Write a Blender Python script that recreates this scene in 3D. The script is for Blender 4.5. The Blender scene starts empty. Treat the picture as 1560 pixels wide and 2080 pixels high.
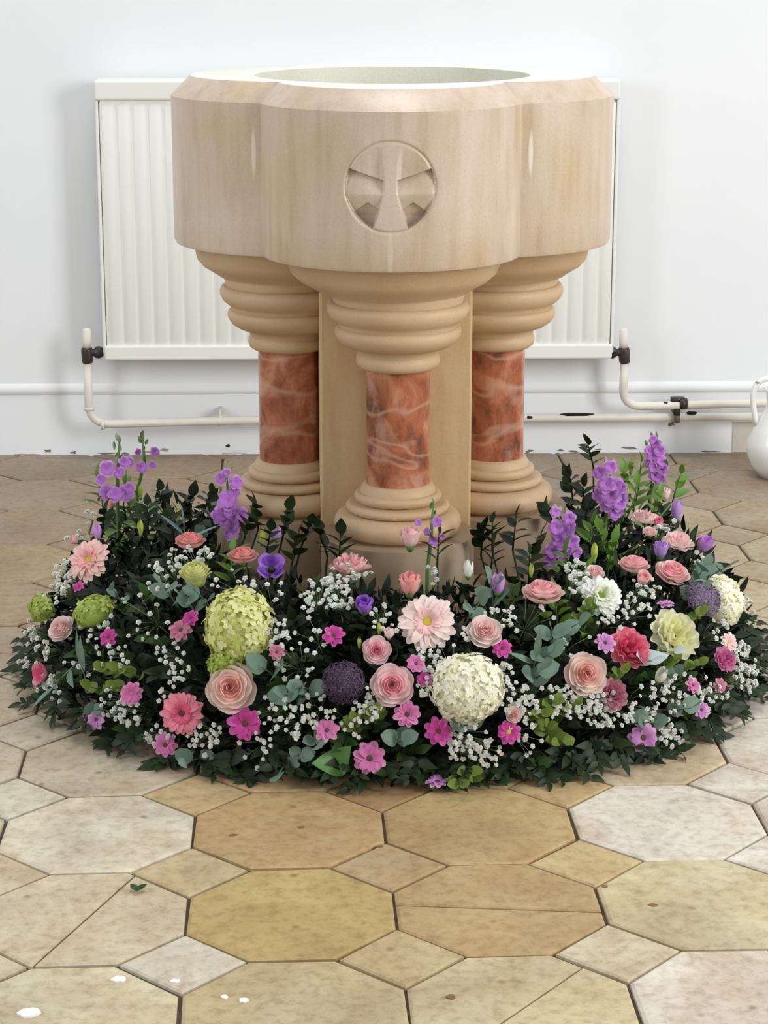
import bpy, math, random
from math import sin, cos, pi, radians as R, sqrt, atan2
from mathutils import Vector, Matrix, Euler, noise

rnd = random.Random(7)
scene = bpy.context.scene
col = scene.collection

# ------------------------------------------------------------ camera, world, light
H = 1.28; PITCH = R(15.2); FPX = 4390.0
cam_d = bpy.data.cameras.new('camera'); cam = bpy.data.objects.new('camera', cam_d); col.objects.link(cam)
cam.location = (0, 0, H); cam.rotation_euler = (pi/2 - PITCH, 0, 0)
cam_d.sensor_fit = 'HORIZONTAL'; cam_d.sensor_width = 36; cam_d.lens = FPX*36/1560
cam_d.clip_start = .05; cam_d.clip_end = 60
scene.camera = cam
world = bpy.data.worlds.new('world'); scene.world = world; world.use_nodes = True
bg = world.node_tree.nodes['Background']
bg.inputs[0].default_value = (.93, .97, 1, 1); bg.inputs[1].default_value = .64
def area(name, loc, target, sx, sy, power, color):
    l = bpy.data.lights.new(name, 'AREA'); l.shape = 'RECTANGLE'; l.size = sx; l.size_y = sy
    l.energy = power; l.color = color
    o = bpy.data.objects.new(name, l); col.objects.link(o); o.location = loc
    o.rotation_euler = (Vector(target)-Vector(loc)).to_track_quat('-Z', 'Y').to_euler()
area('window_light_right', (3.3, 1.7, 1.9), (0, 4.1, .6), 1.2, 2.0, 112, (.98, .99, 1))
area('window_light_left', (-3.2, 2.0, 1.9), (0, 4.2, .6), 1.0, 1.8, 40, (.90, .95, 1))
area('rooflight', (.2, 4.1, 5.4), (0, 4.0, 0), 2.4, 1.4, 95, (1, .99, .97))
vs = scene.view_settings
vs.view_transform = 'Standard'; vs.look = 'None'; vs.exposure = 0; vs.gamma = 1; vs.use_curve_mapping = False

# ------------------------------------------------------------ helpers
def lin(c):
    return tuple(((x/255)/12.92 if x/255 <= .04045 else ((x/255+.055)/1.055)**2.4) for x in c)
cF = Vector((0, cos(PITCH), -sin(PITCH))); cU = Vector((0, sin(PITCH), cos(PITCH))); cX = Vector((1, 0, 0)); cO = Vector((0, 0, H))
def ray(px, py): return cF + cX*((px-780)/FPX) - cU*((py-1040)/FPX)
def atY(px, py, Y):
    d = ray(px, py); return cO + d*(Y/d.y)
def atZ(px, py, Z=0):
    d = ray(px, py); return cO + d*((Z-H)/d.z)
def mpp(p): return (Vector(p)-cO).dot(cF)/FPX     # metres per photo pixel at p
def proj(p):
    q = Vector(p)-cO; w = q.dot(cF); return (780+q.x/w*FPX, 1040-q.dot(cU)/w*FPX)

MATS = {}
def principled(name):
    m = bpy.data.materials.new(name); m.use_nodes = True
    return m, m.node_tree, m.node_tree.nodes['Principled BSDF']
def node(nt, t, **kw):
    n = nt.nodes.new(t)
    for k, v in kw.items(): setattr(n, k, v)
    return n
def ramp(nt, fac, stops):
    r = node(nt, 'ShaderNodeValToRGB'); e = r.color_ramp.elements
    while len(e) < len(stops): e.new(.5)
    for el, (p, c) in zip(e, stops): el.position = p; el.color = (*c, 1)
    nt.links.new(fac, r.inputs[0]); return r.outputs[0]
def mix(nt, fac, a, b, mode='MIX'):
    n = node(nt, 'ShaderNodeMix', data_type='RGBA', blend_type=mode)
    for s, v in ((n.inputs[0], fac), (n.inputs[6], a), (n.inputs[7], b)):
        if hasattr(v, 'is_output'): nt.links.new(v, s)
        elif isinstance(v, tuple): s.default_value = (*v, 1)
        else: s.default_value = v
    return n.outputs[2]
def coords(nt, scale=(1, 1, 1), kind='Object', loc=(0, 0, 0)):
    tc = node(nt, 'ShaderNodeTexCoord'); mp = node(nt, 'ShaderNodeMapping')
    mp.inputs['Scale'].default_value = scale; mp.inputs['Location'].default_value = loc
    nt.links.new(tc.outputs[kind], mp.inputs[0]); return mp.outputs[0]
def noise_t(nt, vec, scale, detail=4, rough=.55, dist=0):
    n = node(nt, 'ShaderNodeTexNoise'); nt.links.new(vec, n.inputs['Vector'])
    n.inputs['Scale'].default_value = scale; n.inputs['Detail'].default_value = detail
    n.inputs['Roughness'].default_value = rough; n.inputs['Distortion'].default_value = dist
    return n.outputs['Fac']
def bump(nt, bsdf, h, strength=.3, dist=.002):
    b = node(nt, 'ShaderNodeBump'); b.inputs['Strength'].default_value = strength; b.inputs['Distance'].default_value = dist
    nt.links.new(h, b.inputs['Height']); nt.links.new(b.outputs[0], bsdf.inputs['Normal'])

def mat_plain(name, rgb, rough=.55, var=.12, scale=40, rgb2=None, spec=.4, obj_var=0.0, trans=0.0):
    """colour with grain, optional per-object lightness change and a little translucency"""
    if name in MATS: return MATS[name]
    m, nt, b = principled(name); c = lin(rgb)
    c2 = lin(rgb2) if rgb2 else tuple(x*(1-var) for x in c)
    f = noise_t(nt, coords(nt), scale, 3)
    k = ramp(nt, f, [(.3, c2), (.7, c)])
    if obj_var:
        oi = node(nt, 'ShaderNodeObjectInfo'); hs = node(nt, 'ShaderNodeHueSaturation')
        mr = node(nt, 'ShaderNodeMapRange'); mr.inputs[3].default_value = 1-obj_var; mr.inputs[4].default_value = 1+obj_var
        nt.links.new(oi.outputs['Random'], mr.inputs[0]); nt.links.new(mr.outputs[0], hs.inputs['Value'])
        nt.links.new(k, hs.inputs['Color']); k = hs.outputs[0]
    nt.links.new(k, b.inputs['Base Color'])
    b.inputs['Roughness'].default_value = rough; b.inputs['Specular IOR Level'].default_value = spec
    if trans:
        t = node(nt, 'ShaderNodeBsdfTranslucent'); nt.links.new(k, t.inputs[0])
        ms = node(nt, 'ShaderNodeMixShader'); ms.inputs[0].default_value = trans
        out = [n for n in nt.nodes if n.type == 'OUTPUT_MATERIAL'][0]
        nt.links.new(b.outputs[0], ms.inputs[1]); nt.links.new(t.outputs[0], ms.inputs[2]); nt.links.new(ms.outputs[0], out.inputs[0])
    MATS[name] = m; return m

def mat_tile():
    m, nt, b = principled('worn_limestone_tile')
    oi = node(nt, 'ShaderNodeObjectInfo')
    v = coords(nt, kind='Object')
    add = node(nt, 'ShaderNodeVectorMath', operation='ADD'); sc = node(nt, 'ShaderNodeVectorMath', operation='SCALE')
    nt.links.new(oi.outputs['Location'], sc.inputs[0]); sc.inputs['Scale'].default_value = 3.7
    nt.links.new(v, add.inputs[0]); nt.links.new(sc.outputs[0], add.inputs[1]); v2 = add.outputs[0]
    f1 = noise_t(nt, v2, 7, 7, .68, .8); f2 = noise_t(nt, v2, 55, 4, .7); f3 = noise_t(nt, v2, 4, 3, .5, .3)
    base = oi.outputs['Color']
    a = mix(nt, ramp(nt, f1, [(.35, (1,)*3), (.62, (0,)*3)]), base, lin((150, 112, 66)), 'MIX')
    n1 = node(nt, 'ShaderNodeMix', data_type='RGBA'); n1.inputs[0].default_value = .42
    nt.links.new(base, n1.inputs[6]); nt.links.new(a, n1.inputs[7])
    g = ramp(nt, f2, [(.3, (.74, .70, .64)), (.52, (1, 1, 1)), (.8, (1.1, 1.1, 1.1))])
    h = ramp(nt, f3, [(.32, (.86, .85, .86)), (.6, (1.06, 1.06, 1.03))])
    c = mix(nt, 1.0, mix(nt, 1.0, n1.outputs[2], g, 'MULTIPLY'), h, 'MULTIPLY')
    # small dark pits
    vo = node(nt, 'ShaderNodeTexVoronoi'); nt.links.new(v2, vo.inputs['Vector']); vo.inputs['Scale'].default_value = 11
    pit = ramp(nt, vo.outputs['Distance'], [(.03, (1,)*3), (.09, (0,)*3)])
    c = mix(nt, pit, c, mix(nt, 1.0, c, (.62, .56, .5), 'MULTIPLY'))
    nt.links.new(c, b.inputs['Base Color'])
    b.inputs['Roughness'].default_value = .52; b.inputs['Specular IOR Level'].default_value = .28
    bump(nt, b, f1, .25, .004)
    return m

def ell_mask(nt, pos, ctr, size):
    """1 inside an ellipsoid, soft edge (for a drip or a stain with its own shape)"""
    s = node(nt, 'ShaderNodeVectorMath', operation='SUBTRACT'); nt.links.new(pos, s.inputs[0]); s.inputs[1].default_value = ctr
    d = node(nt, 'ShaderNodeVectorMath', operation='DIVIDE'); nt.links.new(s.outputs[0], d.inputs[0]); d.inputs[1].default_value = size
    l = node(nt, 'ShaderNodeVectorMath', operation='LENGTH'); nt.links.new(d.outputs[0], l.inputs[0])
    return ramp(nt, l.outputs['Value'], [(.55, (1,)*3), (1.0, (0,)*3)])

def mat_stone(name, ca, cb, cc, streak=True, drips=(), rough=.55):
    m, nt, b = principled(name)
    v = coords(nt)
    vs_ = coords(nt, (1, 1, .12))
    big = noise_t(nt, v, 5, 4, .5, .3); st = noise_t(nt, vs_, 42, 4, .6, .1); gr = noise_t(nt, v, 260, 2)
    c = ramp(nt, big, [(.32, lin(ca)), (.5, lin(cb)), (.68, lin(cc))])
    if streak: c = mix(nt, 1.0, c, ramp(nt, st, [(.3, (.90, .85, .78)), (.5, (1, 1, 1)), (.7, (1.07, 1.07, 1.08))]), 'MULTIPLY')
    c = mix(nt, 1.0, c, ramp(nt, gr, [(.25, (.92, .91, .9)), (.6, (1, 1, 1))]), 'MULTIPLY')
    tc = node(nt, 'ShaderNodeTexCoord')
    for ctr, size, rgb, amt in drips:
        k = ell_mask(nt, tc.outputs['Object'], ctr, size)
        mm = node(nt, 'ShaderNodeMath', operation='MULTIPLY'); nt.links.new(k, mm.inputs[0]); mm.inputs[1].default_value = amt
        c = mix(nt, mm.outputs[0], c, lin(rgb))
    nt.links.new(c, b.inputs['Base Color']); b.inputs['Roughness'].default_value = rough; b.inputs['Specular IOR Level'].default_value = .5
    bump(nt, b, gr, .12, .001)
    return m

def mat_marble():
    m, nt, b = principled('polished_red_marble')
    oi = node(nt, 'ShaderNodeObjectInfo'); sc = node(nt, 'ShaderNodeVectorMath', operation='SCALE'); sc.inputs['Scale'].default_value = 9
    nt.links.new(oi.outputs['Location'], sc.inputs[0])
    add = node(nt, 'ShaderNodeVectorMath', operation='ADD'); nt.links.new(coords(nt, (1, 1, .7)), add.inputs[0]); nt.links.new(sc.outputs[0], add.inputs[1])
    v = add.outputs[0]
    f = noise_t(nt, v, 19, 6, .66, .5); g = noise_t(nt, coords(nt, (.5, .5, 1.5), loc=(3, 1, 2)), 6, 3, .5, .4); p = noise_t(nt, v, 20, 5, .6, .4)
    c = ramp(nt, f, [(.34, lin((96, 54, 38))), (.43, lin((140, 76, 50))), (.53, lin((168, 98, 68))), (.66, lin((190, 134, 104)))])
    c = mix(nt, ramp(nt, p, [(.54, (0,)*3), (.72, (.6,)*3)]), c, lin((196, 160, 142)))
    vein = ramp(nt, g, [(.476, (0,)*3), (.5, (.36,)*3), (.522, (0,)*3)])
    c = mix(nt, vein, c, lin((212, 180, 156)))
    nt.links.new(c, b.inputs['Base Color']); b.inputs['Roughness'].default_value = .22; b.inputs['Specular IOR Level'].default_value = .5
    return m

# ------------------------------------------------------------ object helpers
def mesh(name, verts, faces, m=None, smooth=True, mi=None):
    me = bpy.data.meshes.new(name); me.from_pydata([tuple(v) for v in verts], [], faces)
    ms = m if isinstance(m, (list, tuple)) else [m]
    for x in ms:
        if x: me.materials.append(x)
    if mi: me.polygons.foreach_set('material_index', mi)
    me.polygons.foreach_set('use_smooth', [smooth]*len(me.polygons)); me.update(); return me
def link(name, me, parent=None, loc=(0, 0, 0), rot=None, scale=None, mat4=None):
    o = bpy.data.objects.new(name, me); col.objects.link(o)
    if parent: o.parent = parent
    if mat4 is not None: o.matrix_local = mat4
    else:
        o.location = loc
        if rot: o.rotation_euler = rot
        if scale: o.scale = scale if not isinstance(scale, (int, float)) else (scale,)*3
    return o
LABELS = set()
def tag(o, label, cat, group=None, kind=None):
    assert label not in LABELS, label
    LABELS.add(label)
    o['label'] = label; o['category'] = cat
    if group: o['group'] = group
    if kind: o['kind'] = kind
    return o
def thing(name, label, cat, loc=(0, 0, 0), rot=None, group=None, mat4=None):
    o = link(name, None, loc=loc, rot=rot, mat4=mat4)
    return tag(o, label, cat, group)
class MB:
    def __init__(s): s.v = []; s.f = []; s.mi = []
    def add(s, v, f, mi=0):
        n = len(s.v); s.v += [Vector(x) for x in v]; s.f += [tuple(i+n for i in q) for q in f]; s.mi += [mi]*len(f)
    def xf(s, M, v, f, mi=0): s.add([M @ Vector(x) for x in v], f, mi)
    def box(s, a, b, mi=0, bev=0):
        x0, y0, z0 = a; x1, y1, z1 = b
        s.add([(x0,y0,z0),(x1,y0,z0),(x1,y1,z0),(x0,y1,z0),(x0,y0,z1),(x1,y0,z1),(x1,y1,z1),(x0,y1,z1)],
              [(0,3,2,1),(4,5,6,7),(0,1,5,4),(1,2,6,5),(2,3,7,6),(3,0,4,7)], mi)
    def lathe(s, prof, n=32, ctr=(0, 0), mi=0, cap=True, sq=1):
        v = []; f = []
        for (r, z) in prof:
            for i in range(n):
                a = 2*pi*i/n; v.append((ctr[0]+r*cos(a), ctr[1]+r*sin(a), z))
        for k in range(len(prof)-1):
            for i in range(n):
                j = (i+1) % n; f.append((k*n+i, k*n+j, (k+1)*n+j, (k+1)*n+i))
        if cap: f.append(tuple(reversed(range(n)))); f.append(tuple(range((len(prof)-1)*n, len(prof)*n)))
        s.add(v, f, mi)
    def tube(s, pts, rad, n=10, mi=0):
        pts = [Vector(p) for p in pts]; v = []; f = []
        up = None
        for i, p in enumerate(pts):
            t = (pts[min(i+1, len(pts)-1)]-pts[max(i-1, 0)]).normalized()
            if up is None: up = Vector((0, 0, 1)) if abs(t.z) < .9 else Vector((1, 0, 0))
            a = t.cross(up); a = a.normalized() if a.length > 1e-6 else t.orthogonal().normalized()
            b_ = a.cross(t).normalized(); up = b_
            r = rad[i] if isinstance(rad, (list, tuple)) else rad
            for k in range(n): v.append(p + (a*cos(2*pi*k/n)+b_*sin(2*pi*k/n))*r)
        for i in range(len(pts)-1):
            for k in range(n):
                j = (k+1) % n; f.append((i*n+k, i*n+j, (i+1)*n+j, (i+1)*n+k))
        f.append(tuple(reversed(range(n)))); f.append(tuple(range((len(pts)-1)*n, len(pts)*n)))
        s.add(v, f, mi)
    def build(s, name, m, parent=None, smooth=True, **kw):
        return link(name, mesh(name, s.v, s.f, m, smooth, s.mi), parent, **kw)
def autosmooth(o, ang=35):
    me = o.data; 
    me.polygons.foreach_set('use_smooth', [True]*len(me.polygons))
    try: me.set_sharp_from_angle(angle=R(ang))
    except Exception: pass
    return o
def bevel(o, w=.003, seg=2):
    b = o.modifiers.new('bevel', 'BEVEL'); b.width = w; b.segments = seg; b.limit_method = 'ANGLE'; b.angle_limit = R(40); return o

# ------------------------------------------------------------ setting: wall
WALLY = 5.27; WROT = R(1.0)
wallM = Matrix.Translation((0, WALLY, 0)) @ Matrix.Rotation(-WROT*0 + WROT, 4, 'Z')
wallrot = (0, 0, WROT)
def wx(px, py, off=0):
    """point on the wall (local x, z) that a pixel shows, off metres in front of it"""
    p = atY(px, py, WALLY-off); q = wallM.inverted() @ p
    d = ray(px, py); dl = wallM.inverted().to_3x3() @ d
    q = q + dl*((-off-q.y)/dl.y); return q.x, q.z
def mat_wall():
    m, nt, b = principled('white_painted_plaster')
    v = coords(nt); f = noise_t(nt, v, 3, 5, .6); g = noise_t(nt, v, 60, 4)
    c = ramp(nt, f, [(.3, (.80, .82, .835)), (.7, (.83, .845, .855))])
    nt.links.new(c, b.inputs['Base Color']); b.inputs['Roughness'].default_value = .6
    bump(nt, b, g, .12, .002); return m
mw = mat_wall()
mb = MB(); mb.box((-4, 0, -.05), (4, .25, 3.4))
wall = mb.build('wall_back', mw, smooth=False, loc=(0, WALLY, 0), rot=wallrot); wall['kind'] = 'structure'
# moulding strip low on the wall
zt, zb = wx(300, 782)[1], wx(300, 800)[1]
prof = [(0, zb-.002), (-.004, zb), (-.0055, (zt+zb)/2), (-.0045, zt-.003), (0, zt+.004)]
mb = MB(); n = 40
v = [(-4+8*i/n, y, z+.0006*sin(i*2.1)) for i in range(n+1) for (y, z) in prof]
mb.add(v, [(i*5+k, i*5+k+1, (i+1)*5+k+1, (i+1)*5+k) for i in range(n) for k in range(4)])
t1 = mb.build('trim_1', mw, loc=(0, WALLY, 0), rot=wallrot); t1['kind'] = 'structure'
# flaked edge where the plaster meets the floor
m_dirt = mat_plain('bare_dark_plaster', (138, 126, 112), .9, .3, 60)
m_rust = mat_plain('bare_buff_plaster', (178, 165, 148), .9, .2, 60)
m_hole = mat_plain('dark_hole', (30, 27, 26), .9, .2, 60)
def chip(px, py, w, h, m, name='plaster_chip'):
    x, z = wx(px, py, .001); s = .0012
    pts = []
    k = 11
    for i in range(k):
        a = 2*pi*i/k; q = .35+.8*rnd.random()
        pts.append((x+w*s*.5*cos(a)*q, z+h*s*.5*sin(a)*q))
    pts = [(a, max(b, .0005)) for a, b in pts]
    v = [(a, -.0012, b) for a, b in pts]+[(a, .002, b) for a, b in pts]
    f = [tuple(range(k))]+[(i, (i+1) % k, (i+1) % k+k, i+k) for i in range(k)]
    link(name, mesh(name, v, f, m, False), wall)
for a in [(98, 916, 26, 9, m_dirt), (150, 919, 16, 7, m_dirt), (215, 921, 40, 6, m_dirt), (255, 921, 24, 6, m_dirt), (335, 914, 26, 8, m_rust),
          (300, 918, 22, 6, m_rust), (1075, 916, 18, 7, m_dirt), (1138, 914, 16, 8, m_dirt), (1165, 917, 26, 5, m_dirt), (1280, 910, 48, 9, m_dirt), (1330, 915, 46, 5, m_dirt),
          (1215, 913, 26, 6, m_dirt), (1440, 917, 60, 4, m_dirt), (470, 920, 60, 4, m_rust), (60, 923, 60, 4, m_rust)]: chip(*a)
chip(463, 905, 9, 8, m_hole, 'drilled_hole')
chip(1363, 860, 20, 12, m_dirt)
x0, z0 = wx(1487, 917); x1, z1 = wx(1487, 856)
mb = MB(); mb.box((x0, -.004, .001), (x0+.5, .002, z1)); mb.build('bare_patch', mat_plain('stained_plaster', (205, 198, 186), .8, .1, 20), wall, smooth=False)

# ------------------------------------------------------------ setting: floor
GROT = R(3.05); TP = .2795
gR = Matrix.Rotation(GROT, 4, 'Z')
# grid origin: the joint between the 2nd and 3rd octagon of the front row, mid of the edge
g0 = atZ(815, 1944)     # centre of a small square tile
slab = MB(); slab.box((-4, -1.2, -.06), (4, 5.6, -.006))
floor = slab.build('floor', mat_plain('dark_grout', (92, 76, 62), .9, .35, 30), smooth=False); floor['kind'] = 'structure'
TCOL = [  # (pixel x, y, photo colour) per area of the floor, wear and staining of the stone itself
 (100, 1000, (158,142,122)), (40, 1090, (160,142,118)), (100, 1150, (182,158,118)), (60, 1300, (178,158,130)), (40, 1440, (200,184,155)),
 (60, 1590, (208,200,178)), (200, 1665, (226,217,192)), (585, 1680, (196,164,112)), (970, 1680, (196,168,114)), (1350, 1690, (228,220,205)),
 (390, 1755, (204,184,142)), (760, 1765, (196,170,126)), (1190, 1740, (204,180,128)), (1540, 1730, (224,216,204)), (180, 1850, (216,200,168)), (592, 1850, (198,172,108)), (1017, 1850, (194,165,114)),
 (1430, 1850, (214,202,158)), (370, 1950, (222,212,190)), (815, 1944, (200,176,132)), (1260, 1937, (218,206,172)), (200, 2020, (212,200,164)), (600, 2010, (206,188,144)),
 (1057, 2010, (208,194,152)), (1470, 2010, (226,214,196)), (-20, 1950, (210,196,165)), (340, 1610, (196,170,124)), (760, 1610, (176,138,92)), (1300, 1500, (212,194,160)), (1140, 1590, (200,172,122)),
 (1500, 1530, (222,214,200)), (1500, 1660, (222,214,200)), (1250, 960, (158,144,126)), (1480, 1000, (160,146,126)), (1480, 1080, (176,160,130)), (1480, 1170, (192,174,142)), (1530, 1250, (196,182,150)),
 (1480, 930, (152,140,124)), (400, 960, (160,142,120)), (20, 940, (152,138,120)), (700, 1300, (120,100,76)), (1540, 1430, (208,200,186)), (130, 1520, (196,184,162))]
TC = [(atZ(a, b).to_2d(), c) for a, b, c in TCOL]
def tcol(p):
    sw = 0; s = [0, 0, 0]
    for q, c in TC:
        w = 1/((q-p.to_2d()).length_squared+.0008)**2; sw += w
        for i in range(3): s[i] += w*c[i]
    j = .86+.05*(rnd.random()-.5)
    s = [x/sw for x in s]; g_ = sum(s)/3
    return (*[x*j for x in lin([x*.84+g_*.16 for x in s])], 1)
mt = mat_tile()
cut = TP*(1-1/(1+sqrt(2)))/2*1.02     # corner cut of the octagon
hs = TP/2
GAP = .0022
def clip(poly, p, nrm):
    out = []
    for i in range(len(poly)):
        a, b = poly[i], poly[(i+1) % len(poly)]; da = (a-p).dot(nrm); db = (b-p).dot(nrm)
        if da >= 0: out.append(a)
        if da*db < 0: out.append(a+(b-a)*(da/(da-db)))
    return out
def tile_mesh(poly, name='tile'):
    k = len(poly); c = sum(poly, Vector((0, 0)))/k
    def ring(d, z): return [((p-c)*(1-d/max((p-c).length, .01))+c).to_3d()+Vector((0, 0, z)) for p in poly]
    top = ring(.006, 0); mid = ring(.0015, -.0022); bot = ring(0, -.012)
    v = bot+mid+top; f = [tuple(range(2*k, 3*k))]
    for r_ in range(2):
        for i in range(k): j = (i+1) % k; f.append((r_*k+i, r_*k+j, (r_+1)*k+j, (r_+1)*k+i))
    return v, f
def jit(poly, a=.0016): return [p+Vector((rnd.uniform(-a, a), rnd.uniform(-a, a))) for p in poly]
s = hs-GAP/2; q = cut
oct0 = [Vector(p) for p in ((s-q, -s), (s, -s+q), (s, s-q), (s-q, s), (-s+q, s), (-s, s-q), (-s, -s+q), (-s+q, -s))]
d_ = cut-GAP*.9
dia0 = [Vector(p) for p in ((0, -d_), (d_, 0), (0, d_), (-d_, 0))]
octs = [mesh('octagonal_tile', *tile_mesh(jit(oct0)), mt, False) for _ in range(6)]
dias = [mesh('square_tile', *tile_mesh(jit(dia0, .001)), mt, False) for _ in range(4)]
def gpos(i, j): return g0 + gR.to_3x3() @ Vector((i*TP, j*TP, 0))
CR = {}   # cracked tiles: nearest octagon to a pixel -> the crack's two ends in pixels
for (px, py), (a, b) in {(190, 1855): ((275, 1775), (78, 1952)), (1017, 1850): ((830, 1838), (1232, 1852)), (1060, 2020): ((1185, 1962), (1005, 2085))}.items():
    CR[(px, py)] = (atZ(*a), atZ(*b))
done = {}
stuffv = MB()
def drop(name, me, p, rest=0):
    o = link(name, me, floor, loc=(p.x, p.y, rnd.uniform(-.0010, .0008)), rot=(rnd.uniform(-.003, .003), rnd.uniform(-.003, .003), GROT))
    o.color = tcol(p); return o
for i in range(-10, 10):
    for j in range(-9, 16):
        for kind in (0, 1):
            p = gpos(i+(.5 if kind == 0 else 0), j+(.5 if kind == 0 else 0))
            if p.y > WALLY+.2 or p.y < -.9 or abs(p.x) > 3.2: continue
            near = 1.9 < p.y and abs(p.x) < 1.75
            if not near:
                poly = oct0 if kind == 0 else dia0
                v, f = tile_mesh(poly); stuffv.xf(Matrix.Translation((p.x, p.y, 0)) @ gR, v, f); continue
            if kind == 1: drop('square_tile', rnd.choice(dias), p); continue
            pp = proj(p); hit = None
            for kx in CR:
                if abs(pp[0]-kx[0]) < 120 and abs(pp[1]-kx[1]) < 60: hit = kx
            if hit:
                a, b = CR[hit]; inv = gR.to_3x3().inverted(); a2 = (inv @ (a-p)).to_2d(); b2 = (inv @ (b-p)).to_2d()
                nr = Vector((-(b2-a2).y, (b2-a2).x)).normalized()
                for sgn in (1, -1):
                    pl = clip(oct0, a2+nr*sgn*.0009, nr*sgn)
                    if len(pl) >= 3: drop('octagonal_tile', mesh('octagonal_tile', *tile_mesh(pl), mt, False), p)
            else: drop('octagonal_tile', rnd.choice(octs), p)
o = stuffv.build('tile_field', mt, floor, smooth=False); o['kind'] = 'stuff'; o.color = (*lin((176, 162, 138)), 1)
# paint spots and stain on the tiles
m_spot = mat_plain('white_paint_spot', (236, 232, 226), .6, .05)
def spot(px, py, w, h, m=m_spot, name='paint_spot'):
    p = atZ(px, py, .001); k = 14; v = []
    for i in range(k):
        a = 2*pi*i/k; q = .8+.35*rnd.random(); v.append((p.x+w*.0009*.5*cos(a)*q, p.y+h*.002*.5*sin(a)*q, .0012))
    v += [(p.x+(x-p.x)*1.05, p.y+(y-p.y)*1.05, -.001) for x, y, _ in v[:k]]
    link(name, mesh(name, v, [tuple(range(k))]+[(i, (i+1) % k, (i+1) % k+k, i+k) for i in range(k)], m, False), floor)
for a in [(58, 2056, 34, 11), (240, 1988, 20, 8), (495, 2031, 13, 6), (456, 2024, 9, 5), (1308, 1538, 10, 5), (356, 1992, 14, 5)]: spot(*a)
m_brown = mat_plain('brown_floor_mark', (128, 98, 66), .7, .2)
for a in [(916, 2024, 13, 6), (1326, 1838, 14, 5), (474, 1696, 16, 5), (612, 1680, 12, 4), (770, 1719, 12, 5), (1228, 1800, 9, 4)]: spot(*a, m=m_brown, name='floor_mark')

# ------------------------------------------------------------ radiator, valves, pipes
m_rad = mat_plain('cream_radiator_enamel', (234, 233, 226), .35, .03, 5)
m_pipe = mat_plain('cream_painted_pipe', (226, 220, 208), .45, .08, 25)
m_valve = mat_plain('black_valve', (58, 50, 46), .4, .3, 90)
rad = thing('radiator', 'cream panel radiator with vertical ribs on the white wall behind the font', 'radiator', (0, WALLY, 0), wallrot)
OFF = .10
xl, zt = wx(190, 163, OFF); xr, _ = wx(1262, 163, OFF); zc = wx(190, 204, OFF)[1]; zb = wx(208, 730, OFF)[1]
mb = MB(); nrib = 33; xs = []; pit = (xr-xl-.02)/nrib
rows = [zb+.001, zb+.034, zb+.05, zc-.02, zc-.006]
prof = []
for i in range(nrib):
    x = xl+.01+i*pit
    prof += [(x, 0), (x+pit*.12, 0), (x+pit*.30, .0068), (x+pit*.82, .0068)]
prof.append((xr-.01, 0))
amp = [0, 0, 1, 1, 0]
v = [(x, -OFF-h*a+.006, z) for z, a in zip(rows, amp) for x, h in prof]; m_ = len(prof)
mb.add(v, [(k*m_+i, k*m_+i+1, (k+1)*m_+i+1, (k+1)*m_+i) for k in range(4) for i in range(m_-1)])
mb.build('front_panel', m_rad, rad)
mb = MB(); mb.box((xl+.012, -OFF+.005, zb), (xr-.012, -.055, zc)); mb.build('water_panel', m_rad, rad, smooth=False)
mb = MB(); mb.box((xl, -OFF-.004, zc), (xr, -.03, zt)); bevel(mb.build('top_cover', m_rad, rad, smooth=False), .006, 3)
for x in (xl, xr-.008):
    mb = MB(); mb.box((x, -OFF+.004, zb+.01), (x+.008, -.03, zc)); bevel(mb.build('side_cover', m_rad, rad, smooth=False), .003)
mb = MB(); mb.box((xl+.004, -OFF-.003, zb-.002), (xr-.004, -OFF+.008, zb+.033)); bevel(mb.build('bottom_rail', m_rad, rad, smooth=False), .004)
for x in (xl+.15, xr-.15):
    mb = MB(); mb.box((x, -.06, zb+.03), (x+.03, .001, zt-.05)); mb.build('wall_bracket', m_rad, rad, smooth=False)
def wp(px, py, off): x, z = wx(px, py, off); return Vector((x, -off, z))
def valve(pxc, side, label):
    t = thing('radiator_valve', label, 'valve', (0, WALLY, 0), wallrot)
    a = wp(pxc, 706, .08); b = wp(pxc+2, 737, .08)
    mb = MB(); mb.tube([b, b.lerp(a, .15), b.lerp(a, .85), a], [.0125, .014, .014, .0125], 14); mb.build('body', m_valve, t)
    k = wp(pxc+side*24, 716, .08); mb = MB(); c = (a+b)/2; c.z = k.z
    mb.tube([c, k], .009, 12); mb.build('union_pipe', m_valve, t)
    mb = MB(); mb.tube([k-Vector((0, .008, 0)), k-Vector((0, .004, 0)), k+Vector((0, .012, 0))], [.011, .0145, .014], 12); mb.build('nut', m_valve, t)
    top = wp(pxc, 667, .08); mb = MB()
    mb.tube([a, a.lerp(top, .3), a.lerp(top, .92), top], [.0105, .011, .0105, .007], 14)
    h = mb.build('cap', m_pipe, t); h['label'] = 'cream painted cap above the black body'
    return b
v1 = valve(176, 1, 'black radiator valve with cream cap at the left end of the radiator')
v2 = valve(1267, -1, 'black radiator valve with cream cap at the right end of the radiator')
def bend(pts, r, k=6):
    pts = [Vector(p) for p in pts]; out = [pts[0]]
    for i in range(1, len(pts)-1):
        a, b, c = pts[i-1], pts[i], pts[i+1]; u = (a-b).normalized(); w = (c-b).normalized()
        for j in range(k+1):
            t = j/k; out.append((b+u*r)*(1-t)**2 + b*2*t*(1-t) + (b+w*r)*t*t)
    out.append(pts[-1]); return out
pl = thing('heating_pipe', 'cream painted pipe from the left valve running low along the wall', 'pipe', (0, WALLY, 0), wallrot)
mb = MB(); pth = bend([v1, wp(181, 862, .07), wp(530, 853, .045), wp(1065, 849, .035), wp(1640, 846, .035)], .055)
mb.tube(pth, .0105, 12); mb.build('pipe_run', m_pipe, pl)
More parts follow.
